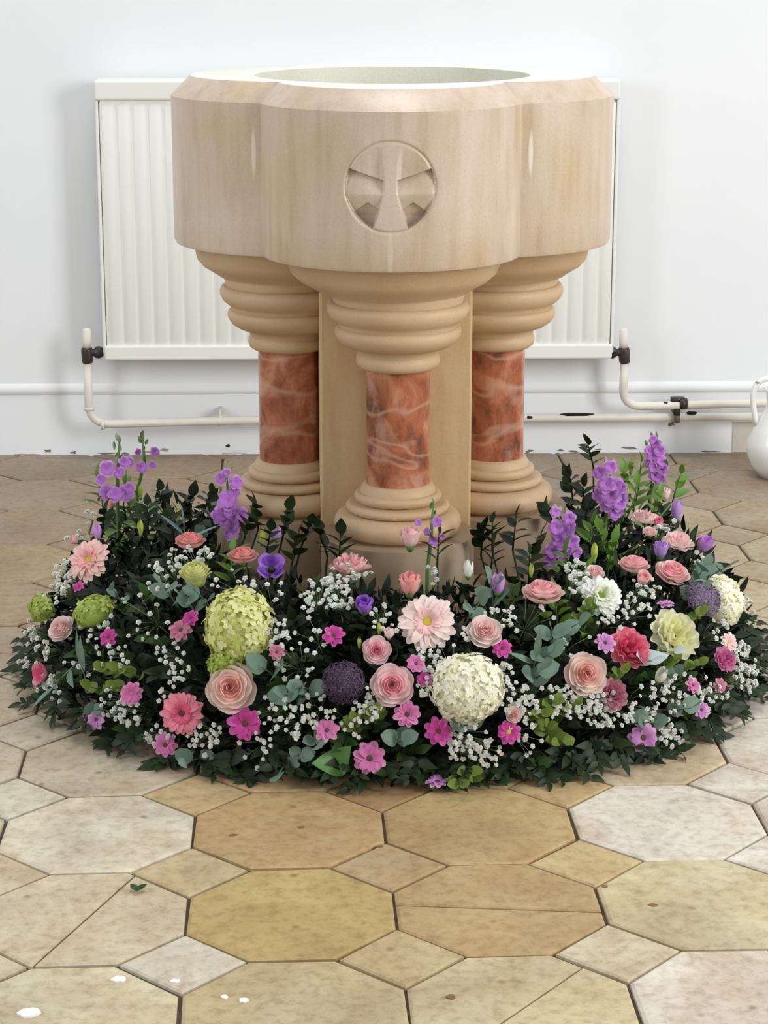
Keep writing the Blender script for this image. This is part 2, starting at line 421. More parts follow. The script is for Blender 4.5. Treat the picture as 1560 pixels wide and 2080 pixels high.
for px, py in ((181, 830), (209, 862)):
    mb = MB(); c = wp(px, py, .07); d = Vector((0, 0, .004)) if py < 850 else Vector((.004, 0, 0)); mb.tube([c-d, c+d], .0135, 12); mb.build('elbow_collar', m_pipe, pl)
for px in (447, 1375):
    c = wp(px, 854 if px < 900 else 848, .045); mb = MB(); mb.tube([c-Vector((.006, 0, 0)), c+Vector((.006, 0, 0))], .0145, 12)
    mb.box((c.x-.003, -.05, c.z+.008), (c.x+.003, .001, c.z+.026)); br = mb.build('pipe_bracket', m_pipe if px < 900 else mat_plain('worn_metal_bracket', (120, 110, 100), .5, .4, 90), pl)
def flake(par, px, py, w, off):
    c = wp(px, py, off); mb = MB(); c.z += .006; a = c-Vector((w*.0006, 0, 0)); b = c+Vector((w*.0006, 0, 0))
    mb.tube([a, a.lerp(b, .2)+Vector((0, 0, -.001)), a.lerp(b, .8)+Vector((0, 0, -.001)), b], [.001, .0045, .004, .001], 8)
    mb.build('paint_flaw', m_hole, par)
flake(pl, 1172, 846, 70, .041); flake(pl, 1076, 852, 16, .042); flake(pl, 1405, 843, 22, .041)
pr = thing('heating_pipe', 'cream painted pipe from the right valve turning right above the lower pipe', 'pipe', (0, WALLY, 0), wallrot)
mb = MB(); mb.tube(bend([v2, wp(1264, 826, .07), wp(1380, 823, .06), wp(1640, 816, .06)], .05), .0105, 12); mb.build('pipe_run', m_pipe, pr)
c = wp(1387, 820, .06); mb = MB(); mb.tube([c-Vector((.008, 0, 0)), c+Vector((.010, 0, 0))], .0145, 12); mb.box((c.x-.03, -.066, c.z+.004), (c.x+.004, -.05, c.z+.016)); mb.box((c.x-.02, -.06, c.z-.03), (c.x-.005, .001, c.z-.008))
mb.build('pipe_bracket', m_valve, pr)
flake(pr, 1352, 823, 12, .066)

# white jug at the right edge of the frame
jc = atZ(1592, 985)
jug = thing('jug', 'white rounded jug with looped handle on the floor by the wall at the right edge', 'jug', (jc.x, jc.y+.08, 0))
m_jug = mat_plain('white_glazed_jug', (236, 236, 232), .2, .02)
mb = MB(); mb.lathe([(.03, .0), (.045, .001), (.066, .03), (.078, .06), (.076, .09), (.06, .125), (.042, .155), (.034, .18), (.036, .2), (.043, .215), (.039, .214), (.031, .2), (.029, .18), (.036, .155), (.02, .06)], 40, cap=False)
mb.build('body', m_jug, jug)
mb = MB(); mb.tube(bend([(-.055, 0, .125), (-.066, 0, .165), (-.07, 0, .215), (-.045, 0, .245), (-.005, 0, .23), (-.03, 0, .205)], .022, 5), .007, 10); mb.build('handle', m_jug, jug)

# ------------------------------------------------------------ the font
D = 3.72; FX = .0137
font = thing('baptismal_font', 'carved pale stone font with quatrefoil bowl on red marble columns', 'font', (FX, D, 0), (0, 0, GROT))
st_bowl = mat_stone('carved_bowl_stone', (194, 172, 138), (198, 178, 158), (206, 188, 170), True,
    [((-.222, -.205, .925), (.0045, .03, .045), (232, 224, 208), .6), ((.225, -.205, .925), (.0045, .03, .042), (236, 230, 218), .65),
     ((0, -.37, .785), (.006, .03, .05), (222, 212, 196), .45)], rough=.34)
st_col = mat_stone('carved_column_stone', (188, 154, 116), (196, 166, 130), (202, 176, 144), False)
st_pier = mat_stone('pier_stone', (196, 160, 116), (200, 170, 126), (202, 178, 142), True)
marble = mat_marble()
Z0, Z1, Z2 = .757, 1.004, 1.037
RC, RL, RB = .158, .2165, .235; BROT = -GROT-R(.6)
def quat(phi, c, rho):
    d = (phi+pi/4) % (pi/2) - pi/4; return c*cos(d)+sqrt(max(rho*rho-(c*sin(d))**2, 0))
ang = []      # angle samples, dense at the front (phi = -90 deg) where the roundel is carved
a = -pi/2-.27
while a < -pi/2+.27: ang.append(a); a += .27/85
rest = 180
for i in range(rest): ang.append(-pi/2+.27+(2*pi-.54)*i/rest)
for k in range(4): ang.append(k*pi/2+pi/4)     # exact notches
ang = sorted(set(round((x+pi) % (2*pi), 6) for x in ang)); ang = [x-pi for x in ang]; NA = len(ang)
ZR, RR = .889, .0700
def carve(x, z):
    a_, b_ = x/RR, (z-ZR)/RR; rho = sqrt(a_*a_+b_*b_)
    if rho > 1.06: return 0
    dep = .0028*math.exp(-((rho-1)/.028)**2)
    if rho < .985:
        A = abs(a_); wv = (.13+.09*(A*0+max(0, b_-.2))) if b_ > -.1 else .13+.25*((-b_-.1)/.82)**1.25
        dv = A-wv; edge = min(1, (1-rho)/.04)
        if dv > 0:
            bt = .15+.33*(A-.15)-.10*(A-.15)*(.85-A); e = min(1, dv/.035)*edge
            if b_ > bt: dep += .0055*min(1, max(0, (1-rho)/.5))*min(1, dv/.1)*edge
            elif b_ > -.17: q_ = (bt-b_)/(bt+.17); dep += e*(.0115*(1-q_)**1.2+.0012)
            else:
                q_ = (-b_-.17)/.72; tri = .004 if (A-.23) < .27*(-b_-.0)/.5 and A+b_*.9 < .06 else 0
                dep += e*min(.022, .0015+.024*q_**1.25+ (.006 if b_ < -.34-.75*abs(A-.5) else 0))
    return dep
v = []; f = []
def loop(fn):
    k = len(v)//NA
    for ph in ang: v.append(fn(ph))
    return k
zs = [Z0, Z0+.006]; z = ZR-.078
while z < ZR+.078: zs.append(z); z += .0011
zs += [Z1-.002, Z1]
for i, z in enumerate(zs):
    def fn(ph, z=z, i=i):
        r = quat(ph, RC, RL-(.003 if i == 0 else 0)); x, y = r*cos(ph), r*sin(ph)
        if y < 0 and abs(x) < .09: y += carve(x, z)
        return (x, y, z)
    loop(fn)
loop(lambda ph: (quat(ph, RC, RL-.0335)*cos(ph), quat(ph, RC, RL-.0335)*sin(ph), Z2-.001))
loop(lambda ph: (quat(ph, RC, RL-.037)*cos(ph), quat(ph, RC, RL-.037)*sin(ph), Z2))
for r, z in ((RB+.001, Z2), (RB-.002, Z2-.002), (RB-.004, Z2-.03), (RB-.02, Z2-.12), (RB-.07, Z2-.19), (.08, Z2-.225), (.004, Z2-.228)):
    loop(lambda ph: (r*cos(ph), r*sin(ph), z))
nl = len(v)//NA
for k in range(nl-1):
    for i in range(NA):
        j = (i+1) % NA; f.append((k*NA+i, k*NA+j, (k+1)*NA+j, (k+1)*NA+i))
f.append(tuple((nl-1)*NA+i for i in range(NA)))
st_rim = mat_stone('rim_stone_painted_sheen', (232, 228, 214), (238, 234, 224), (242, 240, 232), False, rough=.3)  # paler, smoother bowl stone: the rim's grazing reflection painted into its colour
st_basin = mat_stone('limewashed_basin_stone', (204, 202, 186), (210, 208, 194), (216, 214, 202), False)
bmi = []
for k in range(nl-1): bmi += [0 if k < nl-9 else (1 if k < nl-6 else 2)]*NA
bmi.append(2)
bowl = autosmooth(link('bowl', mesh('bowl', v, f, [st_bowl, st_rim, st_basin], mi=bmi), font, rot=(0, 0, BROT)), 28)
# corbelled underside
v = []; f = []
CB = [(Z0+.002, .158, .19), (Z0-.001, .158, .2), (Z0-.006, .160, .184), (Z0-.012, .162, .178), (Z0-.030, .166, .170), (Z0-.042, .170, .156), (Z0-.050, .173, .140), (Z0-.056, .174, .130), (Z0-.060, .174, .1245)]
CB = CB[0:1]+CB[2:]
for z, c, rho in CB: loop(lambda ph: (quat(ph, c, rho)*cos(ph), quat(ph, c, rho)*sin(ph), z))
nl = len(v)//NA
for k in range(nl-1):
    for i in range(NA): j = (i+1) % NA; f.append(((k+1)*NA+i, (k+1)*NA+j, k*NA+j, k*NA+i))
f.append(tuple((nl-1)*NA+i for i in reversed(range(NA))))
autosmooth(link('corbel', mesh('corbel', v, f, st_col), font, rot=(0, 0, BROT*.6)), 30)
mb = MB(); P_ = .129; mb.box((-P_, -P_, .20), (P_, P_, .70)); bevel(mb.build('pier', st_pier, font, smooth=False), .004, 2)
CRAD = .180
def torus_prof(zc_, h, r, d, n=8):    # half-round bulge
    return [(r-d+d*sin(pi*i/n), zc_+h*cos(pi*i/n)) for i in range(n+1)]
cap_prof = [(.108, .7075), (.113, .7045), (.113, .697), (.109, .688), (.1075, .678), (.1035, .6765), (.1035, .680), (.110, .6815), (.1155, .6785), (.1182, .672), (.1178, .665), (.1135, .656), (.1055, .649), (.1005, .6455),
            (.0985, .6375), (.0945, .636), (.0945, .639), (.1005, .6395), (.1040, .636), (.1055, .630), (.1040, .623), (.0975, .614), (.087, .607), (.073, .6035), (.0685, .600), (.0665, .590), (.062, .5885), (.062, .591),
            (.067, .5915), (.0695, .588), (.0702, .581), (.0680, .5735), (.062, .5690), (.054, .567)]
base_prof = [(.054, .372), (.058, .371), (.063, .362), (.064, .357)] + torus_prof(.3485, .0085, .074, .008)[0:] + [(.073, .338)] + torus_prof(.331, .0075, .088, .009) + [(.085, .323)] + torus_prof(.3035, .0185, .108, .018)[1:] + [(.095, .283)]
m_cap = mesh('capital', [], []); mbc = MB(); mbc.lathe(cap_prof[::-1], 56); mbb = MB(); mbb.lathe(base_prof[::-1], 56)
me_cap = mesh('capital', mbc.v, mbc.f, st_col); me_base = mesh('base', mbb.v, mbb.f, st_col)
mbs = MB(); mbs.lathe([(.0535, .366), (.0535, .47), (.0535, .569)], 48); me_sh = mesh('column', mbs.v, mbs.f, marble)
for me in (me_cap, me_base, me_sh):
    try: me.set_sharp_from_angle(angle=R(50))
    except Exception: pass
for k in range(4):
    a = k*pi/2-pi/2; o = link('column', me_sh, font, loc=(CRAD*cos(a), CRAD*sin(a), 0), rot=(0, 0, a*1.7)); o['label'] = 'polished red marble column shaft'
    link('capital', me_cap, o); link('base', me_base, o)
v = []; f = []
for z, c, rho in [(.0, .185, .150), (.175, .185, .150), (.185, .185, .145), (.187, .182, .131), (.262, .182, .129), (.270, .182, .1285), (.2835, .182, .1283)][:]:
    loop(lambda ph: (quat(ph, c, rho)*cos(ph), quat(ph, c, rho)*sin(ph), z))
nl = len(v)//NA
for k in range(nl-1):
    for i in range(NA): j = (i+1) % NA; f.append((k*NA+i, k*NA+j, (k+1)*NA+j, (k+1)*NA+i))
f.append(tuple((nl-1)*NA+i for i in range(NA)))
autosmooth(link('plinth', mesh('plinth', v, f, mat_stone('plinth_stone', (150, 128, 104), (160, 138, 112), (172, 152, 126), False)), font), 30)

# ------------------------------------------------------------ flower ring: shape of the mound
FC = Vector((FX+.005, D, 0)); R0 = .40; A_IN = .13; A_OUT = .225; BH = .265; PHM = R(112); EX = 2.35
def mound(p):
    """(implicit value, centre-line point, signed horizontal offset dir)"""
    d = Vector((p[0], p[1], 0))-FC; r = d.length; ph = atan2(d.x, -d.y)      # 0 = front
    phc = max(-PHM, min(PHM, ph)); c = FC+Vector((sin(phc), -cos(phc), 0))*R0
    off = Vector((p[0], p[1], 0))-c; s = off.length
    a_ = A_OUT if r > R0 or abs(ph) > PHM else A_IN
    a_ += .028*sin(ph)**2*(r > R0)
    return ((s/a_)**EX+(abs(p[2])/BH)**EX), c, off, a_
def hit(px, py, k=1.0):
    d = ray(px, py); best = None; t = 2.4
    while t < 4.6:
        p = cO+d*t
        if p.z < .012: p = cO+d*((.012-H)/d.z); return p
        m = mound(p)[0]
        if m < k**EX: return p
        if best is None or m < best[0]: best = (m, p)
        t += .004
    return best[1]
def normal(p):
    m, c, off, a_ = mound(p); n_ = off/(a_*a_)+Vector((0, 0, p.z/(BH*BH))); return n_.normalized() if n_.length > 1e-6 else Vector((0, 0, 1))
def surf(phi, th, k=1.0):
    """point on the mound; phi along the ring, th 0 = outer foot .. 90 top .. 180 inner foot"""
    c = FC+Vector((sin(phi), -cos(phi), 0))*R0; o_ = Vector((sin(phi), -cos(phi), 0))
    a_ = A_OUT+.028*sin(phi)**2 if cos(th) > 0 else A_IN
    f_ = (abs(cos(th))**EX+abs(sin(th))**EX)**(-1/EX)
    return c+o_*(a_*cos(th)*k*f_)+Vector((0, 0, BH*sin(th)*k*f_))
def frame(p, z, spin=0, sc=1):
    z = Vector(z).normalized(); q = z.to_track_quat('Z', 'Y').to_matrix().to_4x4()
    return Matrix.Translation(p) @ q @ Matrix.Rotation(spin, 4, 'Z') @ Matrix.Scale(sc, 4)

# ---- petals and leaves (unit meshes)
def grid(fn, nu, nv):
    v = [fn(-1+2*i/nu, j/nv) for j in range(nv+1) for i in range(nu+1)]
    return v, [(j*(nu+1)+i, j*(nu+1)+i+1, (j+1)*(nu+1)+i+1, (j+1)*(nu+1)+i) for j in range(nv) for i in range(nu)]
def cup_petal(rt, zt_, z0=-.42, span=1.25, lip=.1, drop_=.04, ruffle=0, seedp=0, nu=8, nv=7, point=0):
    """petal wrapped on a cup round +Z; centred on +X"""
    rg = random.Random(seedp); ph1 = rg.random()*6
    def fn(u, t):
        te = t*(1-.22*abs(u)**3-point*.18*abs(u))
        P0 = Vector((.05, z0)); P1 = Vector((rt*1.12, z0*.75)); P2 = Vector((rt, zt_))
        q = P0*(1-te)**2+P1*2*te*(1-te)+P2*te*te
        if te > .72: w = (te-.72)/.28; q += Vector((lip*w*w, -drop_*w*w))
        q.x += .035*u + ruffle*.05*t*t*sin(7*u+ph1)
        q.y += ruffle*.06*t*t*sin(5*u+ph1*2)
        an = u*span/2*(.35+.65*min(1, t*1.6))
        return (q.x*cos(an), q.x*sin(an), q.y)
    return grid(fn, nu, nv)
def ray_petal(l=1.0, w=.14, r0=.12, rise=.08, droop=.12, notch=.08, nu=4, nv=6, cup=.25, zb=0.0):
    def fn(u, t):
        ww = w*(.45+.9*sin(pi*min(1, .12+.78*t))**.8)*(1 if t < .85 else 1-.35*(t-.85)/.15)
        x = r0+(l-r0)*t-(notch*.35*abs(u) if t > .99 else 0)-(.0 if t < .99 else notch*.2*(1 if abs(abs(u)-.5) < .01 else 0))
        return (x, u*ww, zb+rise*sin(pi*t*.6)-droop*t*t+cup*ww*u*u)
    return grid(fn, nu, nv)
def leaf(l=1.0, w=.2, bend_=.15, fold=.3, tip=1.4, nv=6, rnd_=False, lobes=0):
    def fn(u, t):
        ww = w*(sin(pi*t**(.85 if not rnd_ else .8)))**(.9 if not rnd_ else .5)
        if not rnd_: ww *= (1-.35*t)*1.25
        if lobes: ww *= 1+.25*cos(t*lobes*2*pi)
        return (l*t, u*ww, -bend_*t*t+fold*abs(u)*ww)
    return grid(fn, 2 if not rnd_ else 4, nv)

def P(nm, c, **kw): return mat_plain(nm, c, kw.pop('rough', .6), kw.pop('var', .12), kw.pop('scale', 60), obj_var=kw.pop('ov', .07), trans=kw.pop('tr', .34), spec=kw.pop('spec', .2), **kw)
g_stem = P('stem_green', (92, 128, 62), tr=0)
g_dark = mat_plain('dark_leaf_green', (34, 52, 22), .5, .4, 30, spec=.25, obj_var=.3, trans=.05)
g_mid = mat_plain('mid_leaf_green', (54, 82, 34), .5, .3, 30, spec=.25, obj_var=.2, trans=.15)
g_bright = mat_plain('fresh_leaf_green', (102, 142, 50), .45, .2, 30, spec=.4, obj_var=.15, trans=.2)
g_euc = mat_plain('eucalyptus_grey_green', (108, 132, 114), .55, .15, 20, spec=.3, obj_var=.14, trans=.1)
g_blue = mat_plain('blue_grey_leaf', (122, 152, 158), .5, .15, 20, spec=.3, obj_var=.1)
g_lime = P('lime_bract', (176, 190, 92)); g_bud = P('lime_bud', (198, 208, 104))
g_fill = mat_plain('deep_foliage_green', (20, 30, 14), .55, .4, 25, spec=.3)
PINK = dict(
 blush=(P('blush_outer_petal', (254, 232, 220)), P('blush_inner_petal', (252, 210, 202))),
 pink=(P('rose_pink_outer', (252, 222, 224)), P('rose_pink_inner', (250, 196, 206))),
 pale=(P('pale_pink_outer', (253, 234, 228)), P('pale_pink_inner', (250, 216, 214))),
 coral=(P('coral_pink_outer', (250, 192, 184)), P('coral_pink_inner', (244, 166, 164))),
 mid=(P('mid_pink_outer', (252, 216, 214)), P('mid_pink_inner', (248, 192, 196))),
 hot=(P('hot_pink_outer', (250, 158, 178)), P('hot_pink_inner', (240, 112, 148))),
 dusty=(P('dusty_pink_outer', (220, 160, 178)), P('dusty_pink_inner', (204, 128, 152))),
 cream=(P('cream_outer', (250, 248, 220)), P('cream_inner', (246, 244, 198))),
 ivory=(P('ivory_outer', (252, 250, 232)), P('ivory_inner', (246, 244, 214))),
 lilac=(P('lilac_outer', (206, 168, 228)), P('lilac_inner', (176, 128, 214))),
 purple=(P('purple_outer', (182, 130, 224)), P('purple_inner', (148, 92, 204))),
 violet=(P('violet_outer', (224, 172, 234)), P('violet_inner', (206, 138, 222))),
 magenta=(P('magenta_outer', (228, 112, 188)), P('magenta_inner', (210, 78, 160))),
 daisy=(P('daisy_pink_outer', (240, 164, 206)), P('daisy_pink_inner', (224, 130, 184))),
 lilacpink=(P('lilac_pink_outer', (230, 184, 222)), P('lilac_pink_inner', (210, 146, 202))),
 gerb=(P('gerbera_blush_outer', (254, 234, 228)), P('gerbera_blush_inner', (252, 214, 212))),
 gerb2=(P('gerbera_pink_outer', (252, 212, 204)), P('gerbera_pink_inner', (248, 190, 182))),
 white=(P('white_outer', (248, 249, 240)), P('white_inner', (244, 247, 222))),
 lime=(P('lime_outer', (234, 234, 172)), P('lime_inner', (212, 216, 132))),
 limed=(P('lime_deep_outer', (204, 214, 126)), P('lime_deep_inner', (172, 190, 92))),
)
y_ctr = mat_plain('yellow_flower_centre', (206, 184, 62), .8, .3, 300); d_ctr = mat_plain('dark_flower_centre', (92, 62, 50), .8, .4, 300)
g_ctr = mat_plain('green_flower_centre', (190, 200, 70), .8, .2, 200)
_mc = {}
def cached(key, fn):
    if key not in _mc: _mc[key] = fn()
    return _mc[key]
def cone_mesh(name, m, r=1, h=.25, bumps=True):
    mb = MB(); mb.lathe([(r*.9, -.15), (r, 0), (r*.85, h*.6), (r*.5, h), (.02, h*1.05)], 14)
    return mesh(name, mb.v, mb.f, m)
def stem(t, p_w, dirw, length=.1, r=.0022, m=None):
    """stem from under the flower head curving down into the mound (built in the thing's own frame)"""
    inv = t.matrix_local.inverted(); sc = t.matrix_local.to_scale()[0]
    p0 = p_w-dirw*(.006); p1 = p0-dirw*length*.45; tgt = mound(p_w)[1]+Vector((0, 0, .03)); v_ = tgt-p1
    p2 = p1+v_.normalized()*min(length*.6, v_.length)
    if p2.z < .008: p2.z = .008
    if p1.z < .006: p1.z = .006
    pts = [inv @ p0, inv @ p1, inv @ p2]; mb = MB(); mb.tube([pts[0], pts[0].lerp(pts[1], .5), pts[1], pts[1].lerp(pts[2], .5), pts[2]], r/sc, 5)
    mb.build('stem', m or g_stem, t)
def calyx(t, s=.3, z=-.42):
    me = cached(('cal',), lambda: (lambda b: (b.lathe([(.15, -1.0), (.7, -.6), (1.0, .1), (.9, .6)], 8), mesh('calyx', b.v, b.f, g_stem))[1])(MB()))
    link('calyx', me, t, loc=(0, 0, z), scale=s)

ROSE = [  # n, radius, top z, base z, span, lip, drop, inner?
 (3, .13, .56, .25, 2.8, .00, .0, 1), (3, .22, .57, .2, 2.5, .02, .02, 1), (4, .33, .55, .15, 2.2, .04, .03, 1), (4, .45, .51, .1, 2.1, .06, .05, 1),
 (5, .58, .45, .02, 1.8, .09, .07, 0), (5, .72, .36, -.1, 1.7, .12, .10, 0), (5, .86, .22, -.4, 1.6, .15, .14, 0)]
def rose(t, c, layers=7, k0=0, open_=1.0):
    out, inn = PINK[c]
    core = cached(('core', c), lambda: (lambda n_: mesh('heart', [((.03+.09*i/n_)*cos(i*.42), (.03+.09*i/n_)*sin(i*.42), z+.04*sin(i*.7)*(z > 0)) for i in range(n_+1) for z in (-.2, .15, .44)],
        [(i*3+k, (i+1)*3+k, (i+1)*3+k+1, i*3+k+1) for i in range(n_) for k in range(2)], inn))(34))
    link('heart', core, t)
    for li, (n_, rt, zt_, z0_, sp, lp, dr, isin) in enumerate(ROSE[:layers]):
        for vv in range(2):
            cached(('rose', c, li, vv), lambda: mesh('petal', *cup_petal(rt, zt_, z0_, sp, lp, dr, .35 if li > 3 else .1, li*5+vv, point=.4 if li > 3 else 0), inn if isin else out))
        for i in range(n_):
            link('petal', _mc[('rose', c, li, i % 2)], t, rot=(rnd.uniform(-.05, .05), rnd.uniform(-.05, .05), li*.9+2*pi*i/n_+rnd.uniform(-.12, .12)), scale=(1, 1, rnd.uniform(.94, 1.05)))
    calyx(t, .22, -.44)
def bud(t, c):      # half-open rose bud or lisianthus seen from the side: tight upright petals
    out, inn = PINK[c]
    for li, (n_, rt, zt_, sp, lp) in enumerate([(3, .42, .95, 2.7, -.06), (4, .58, .82, 2.0, .06), (4, .66, .62, 1.8, .16)]):
        me = cached(('bud', c, li), lambda: mesh('petal', *cup_petal(rt, zt_, -.75, sp, lp, .03, .5, li+3), inn if li == 0 else out))
        for i in range(n_): link('petal', me, t, rot=(0, 0, li*.7+2*pi*i/n_+rnd.uniform(-.1, .1)), scale=(1, 1, rnd.uniform(.9, 1.05)))
    calyx(t, .35, -.72)
def tight(t, c):    # tulip-like closed bloom
    out, inn = PINK[c]
    me = cached(('tight', c), lambda: mesh('petal', *cup_petal(.52, 1.0, -.85, 1.9, -.22, -.05, .3, 9, point=.8), out))
    for i in range(4): link('petal', me, t, rot=(0, 0, 2*pi*i/4+rnd.uniform(-.1, .1)), scale=(rnd.uniform(.92, 1.08),)*2+(1,))
    calyx(t, .32, -.82)
def lisi(t, c):     # open cup with dark heart
    out, inn = PINK[c]
    me = cached(('lisi', c), lambda: mesh('petal', *cup_petal(.78, .30, -.6, 1.6, .25, .05, .7, 5), out)); me2 = cached(('lisi2', c), lambda: mesh('petal', *cup_petal(.6, .32, -.6, 1.6, .12, .0, .7, 6), inn))
    for i in range(4): link('petal', me, t, rot=(0, 0, pi*i/2))
    for i in range(3): link('petal', me2, t, rot=(0, 0, .5+2*pi*i/3))
    link('flower_centre', cached(('dc',), lambda: cone_mesh('flower_centre', g_mid, 1, 1.2)), t, loc=(0, 0, -.5), scale=.24); calyx(t, .25, -.62)
def carn(t, c):     # ruffled carnation
    out, inn = PINK[c]
    for li, (n_, rt, zt_, sp) in enumerate([(5, .28, .45, 1.9), (6, .52, .40, 1.5), (6, .76, .24, 1.3), (7, .97, .02, 1.15)]):
        me = cached(('carn', c, li), lambda: mesh('petal', *cup_petal(rt, zt_, -.4, sp, .08, .03, 1.5, li*3+1, nu=12, nv=6), inn if li < 2 else out))
        for i in range(n_): link('petal', me, t, rot=(rnd.uniform(-.1, .1), rnd.uniform(-.1, .1), li*.5+2*pi*i/n_+rnd.uniform(-.15, .15)), scale=(1, 1, rnd.uniform(.85, 1.1)))
    calyx(t, .25, -.42)
def daisy(t, c, n_=11, ctr=None, rings=((1.0, .0, 0), (.82, .1, 1)), w=.19, rc=.2, droop=.12):
    out, inn = PINK[c]
    for k, (l, rise, isin) in enumerate(rings):
        me = cached(('daisy', c, k, n_, w), lambda: mesh('petal', *ray_petal(l, w*(1-.1*k), .1, .12+rise, droop, .1, zb=.02*k), inn if isin else out))
        for i in range(n_): link('petal', me, t, rot=(rnd.uniform(-.12, .12), rnd.uniform(-.14, .1), k*pi/n_+2*pi*i/n_+rnd.uniform(-.07, .07)), scale=rnd.uniform(.9, 1.04))
    m = ctr or d_ctr
    link('flower_centre', cached(('ctr', m.name), lambda: cone_mesh('flower_centre', m)), t, loc=(0, 0, .06), scale=rc)
    calyx(t, .16, -.08)
def gerbera(t, c, ctr=None):
    daisy(t, c, 19, ctr or y_ctr, ((1.0, .0, 0), (.88, .06, 0), (.52, .10, 1)), .125, .2, .1)
def mum(t, c, ctr=None):    # fuller chrysanthemum
    daisy(t, c, 20, ctr or g_ctr, ((1.0, -.02, 0), (.86, .14, 0), (.66, .26, 0), (.46, .34, 1)), .13, .24, .06)
def pompom(t, c):
    out, inn = PINK[c]
    me = cached(('pom', c), lambda: mesh('petal', *ray_petal(.5, .16, .0, .25, -.1, .0, 2, 4), out)); mi_ = cached(('pomi', c), lambda: mesh('petal', me_v(me), me_f(me), inn))
    n_ = 80
    for i in range(n_):
        z = 1-i/n_*1.25; a = i*2.39996; r = sqrt(max(0, 1-z*z)); d = Vector((r*cos(a), r*sin(a), z*.8))
        M = frame(d*.5, Vector((d.x*.3, d.y*.3, 1)), 0); q = (d.normalized()*.8+Vector((0, 0, .25))).to_track_quat('X', 'Z').to_matrix().to_4x4()
        link('petal', me if i > 14 else mi_, t, mat4=Matrix.Translation(d*.52) @ q @ Matrix.Scale(.95, 4))
    mb = MB(); mb.lathe([(.1, -.5), (.5, -.3), (.6, .1), (.4, .5), (.02, .6)], 12); mb.build('flower_centre', inn, t)
def me_v(me): return [tuple(v_.co) for v_ in me.vertices]
def me_f(me): return [tuple(p.vertices) for p in me.polygons]
def floret_geo(rg, pet=4):
    vs_, fs = [], []
    for k in range(pet):
        a = 2*pi*k/pet+.3; c_, s_ = cos(a), sin(a); b = len(vs_)
        for (x, y, z) in ((0, 0, 0), (.45, -.42, .1), (.62, 0, .04), (.45, .42, .1), (1.0, -.36, -.02+.12*rg.random()), (1.1, 0, -.08), (1.0, .36, .1*rg.random())):
            vs_.append((x*c_-y*s_, x*s_+y*c_, z))
        fs += [(b, b+1, b+2), (b, b+2, b+3), (b+1, b+4, b+5, b+2), (b+2, b+5, b+6, b+3)]
    return vs_, fs
def hydrangea(t, c, sx=1, sy=1, sz=.8, n_=230, fs=.17, mix_=None):
    rg = random.Random(int(sx*100)+n_); out, inn = PINK[c]; mb = MB()
    for i in range(n_):
        z = 1-1.5*i/n_; a = i*2.39996; r = sqrt(max(0, 1-z*z)); d = Vector((r*cos(a), r*sin(a), z))
        p = Vector((d.x*sx, d.y*sy, d.z*sz))*(.86+.16*rg.random())
        M = frame(p, d+Vector((rg.uniform(-.45, .45), rg.uniform(-.45, .45), rg.uniform(-.3, .45))), rg.random()*6, fs*rg.uniform(.85, 1.25))
        vv, ff = floret_geo(rg); mi = 0 if rg.random() > (mix_ if mix_ is not None else .25) else 1
        if mix_ and d.y < -.25: mi = 1 if rg.random() < .8 else 0
        mb.xf(M, vv, ff, mi)
    o = mb.build('florets', [out, inn], t, smooth=False); o['kind'] = 'stuff'
    mb = MB(); mb.lathe([(.3*sx, -.75*sz), (.74*sx, -.5*sz), (.88*sx, 0), (.80*sx, .35*sz), (.55*sx, .68*sz), (.05, .87*sz)], 18); mb.build('head_core', inn, t)
    calyx(t, .3, -.7)

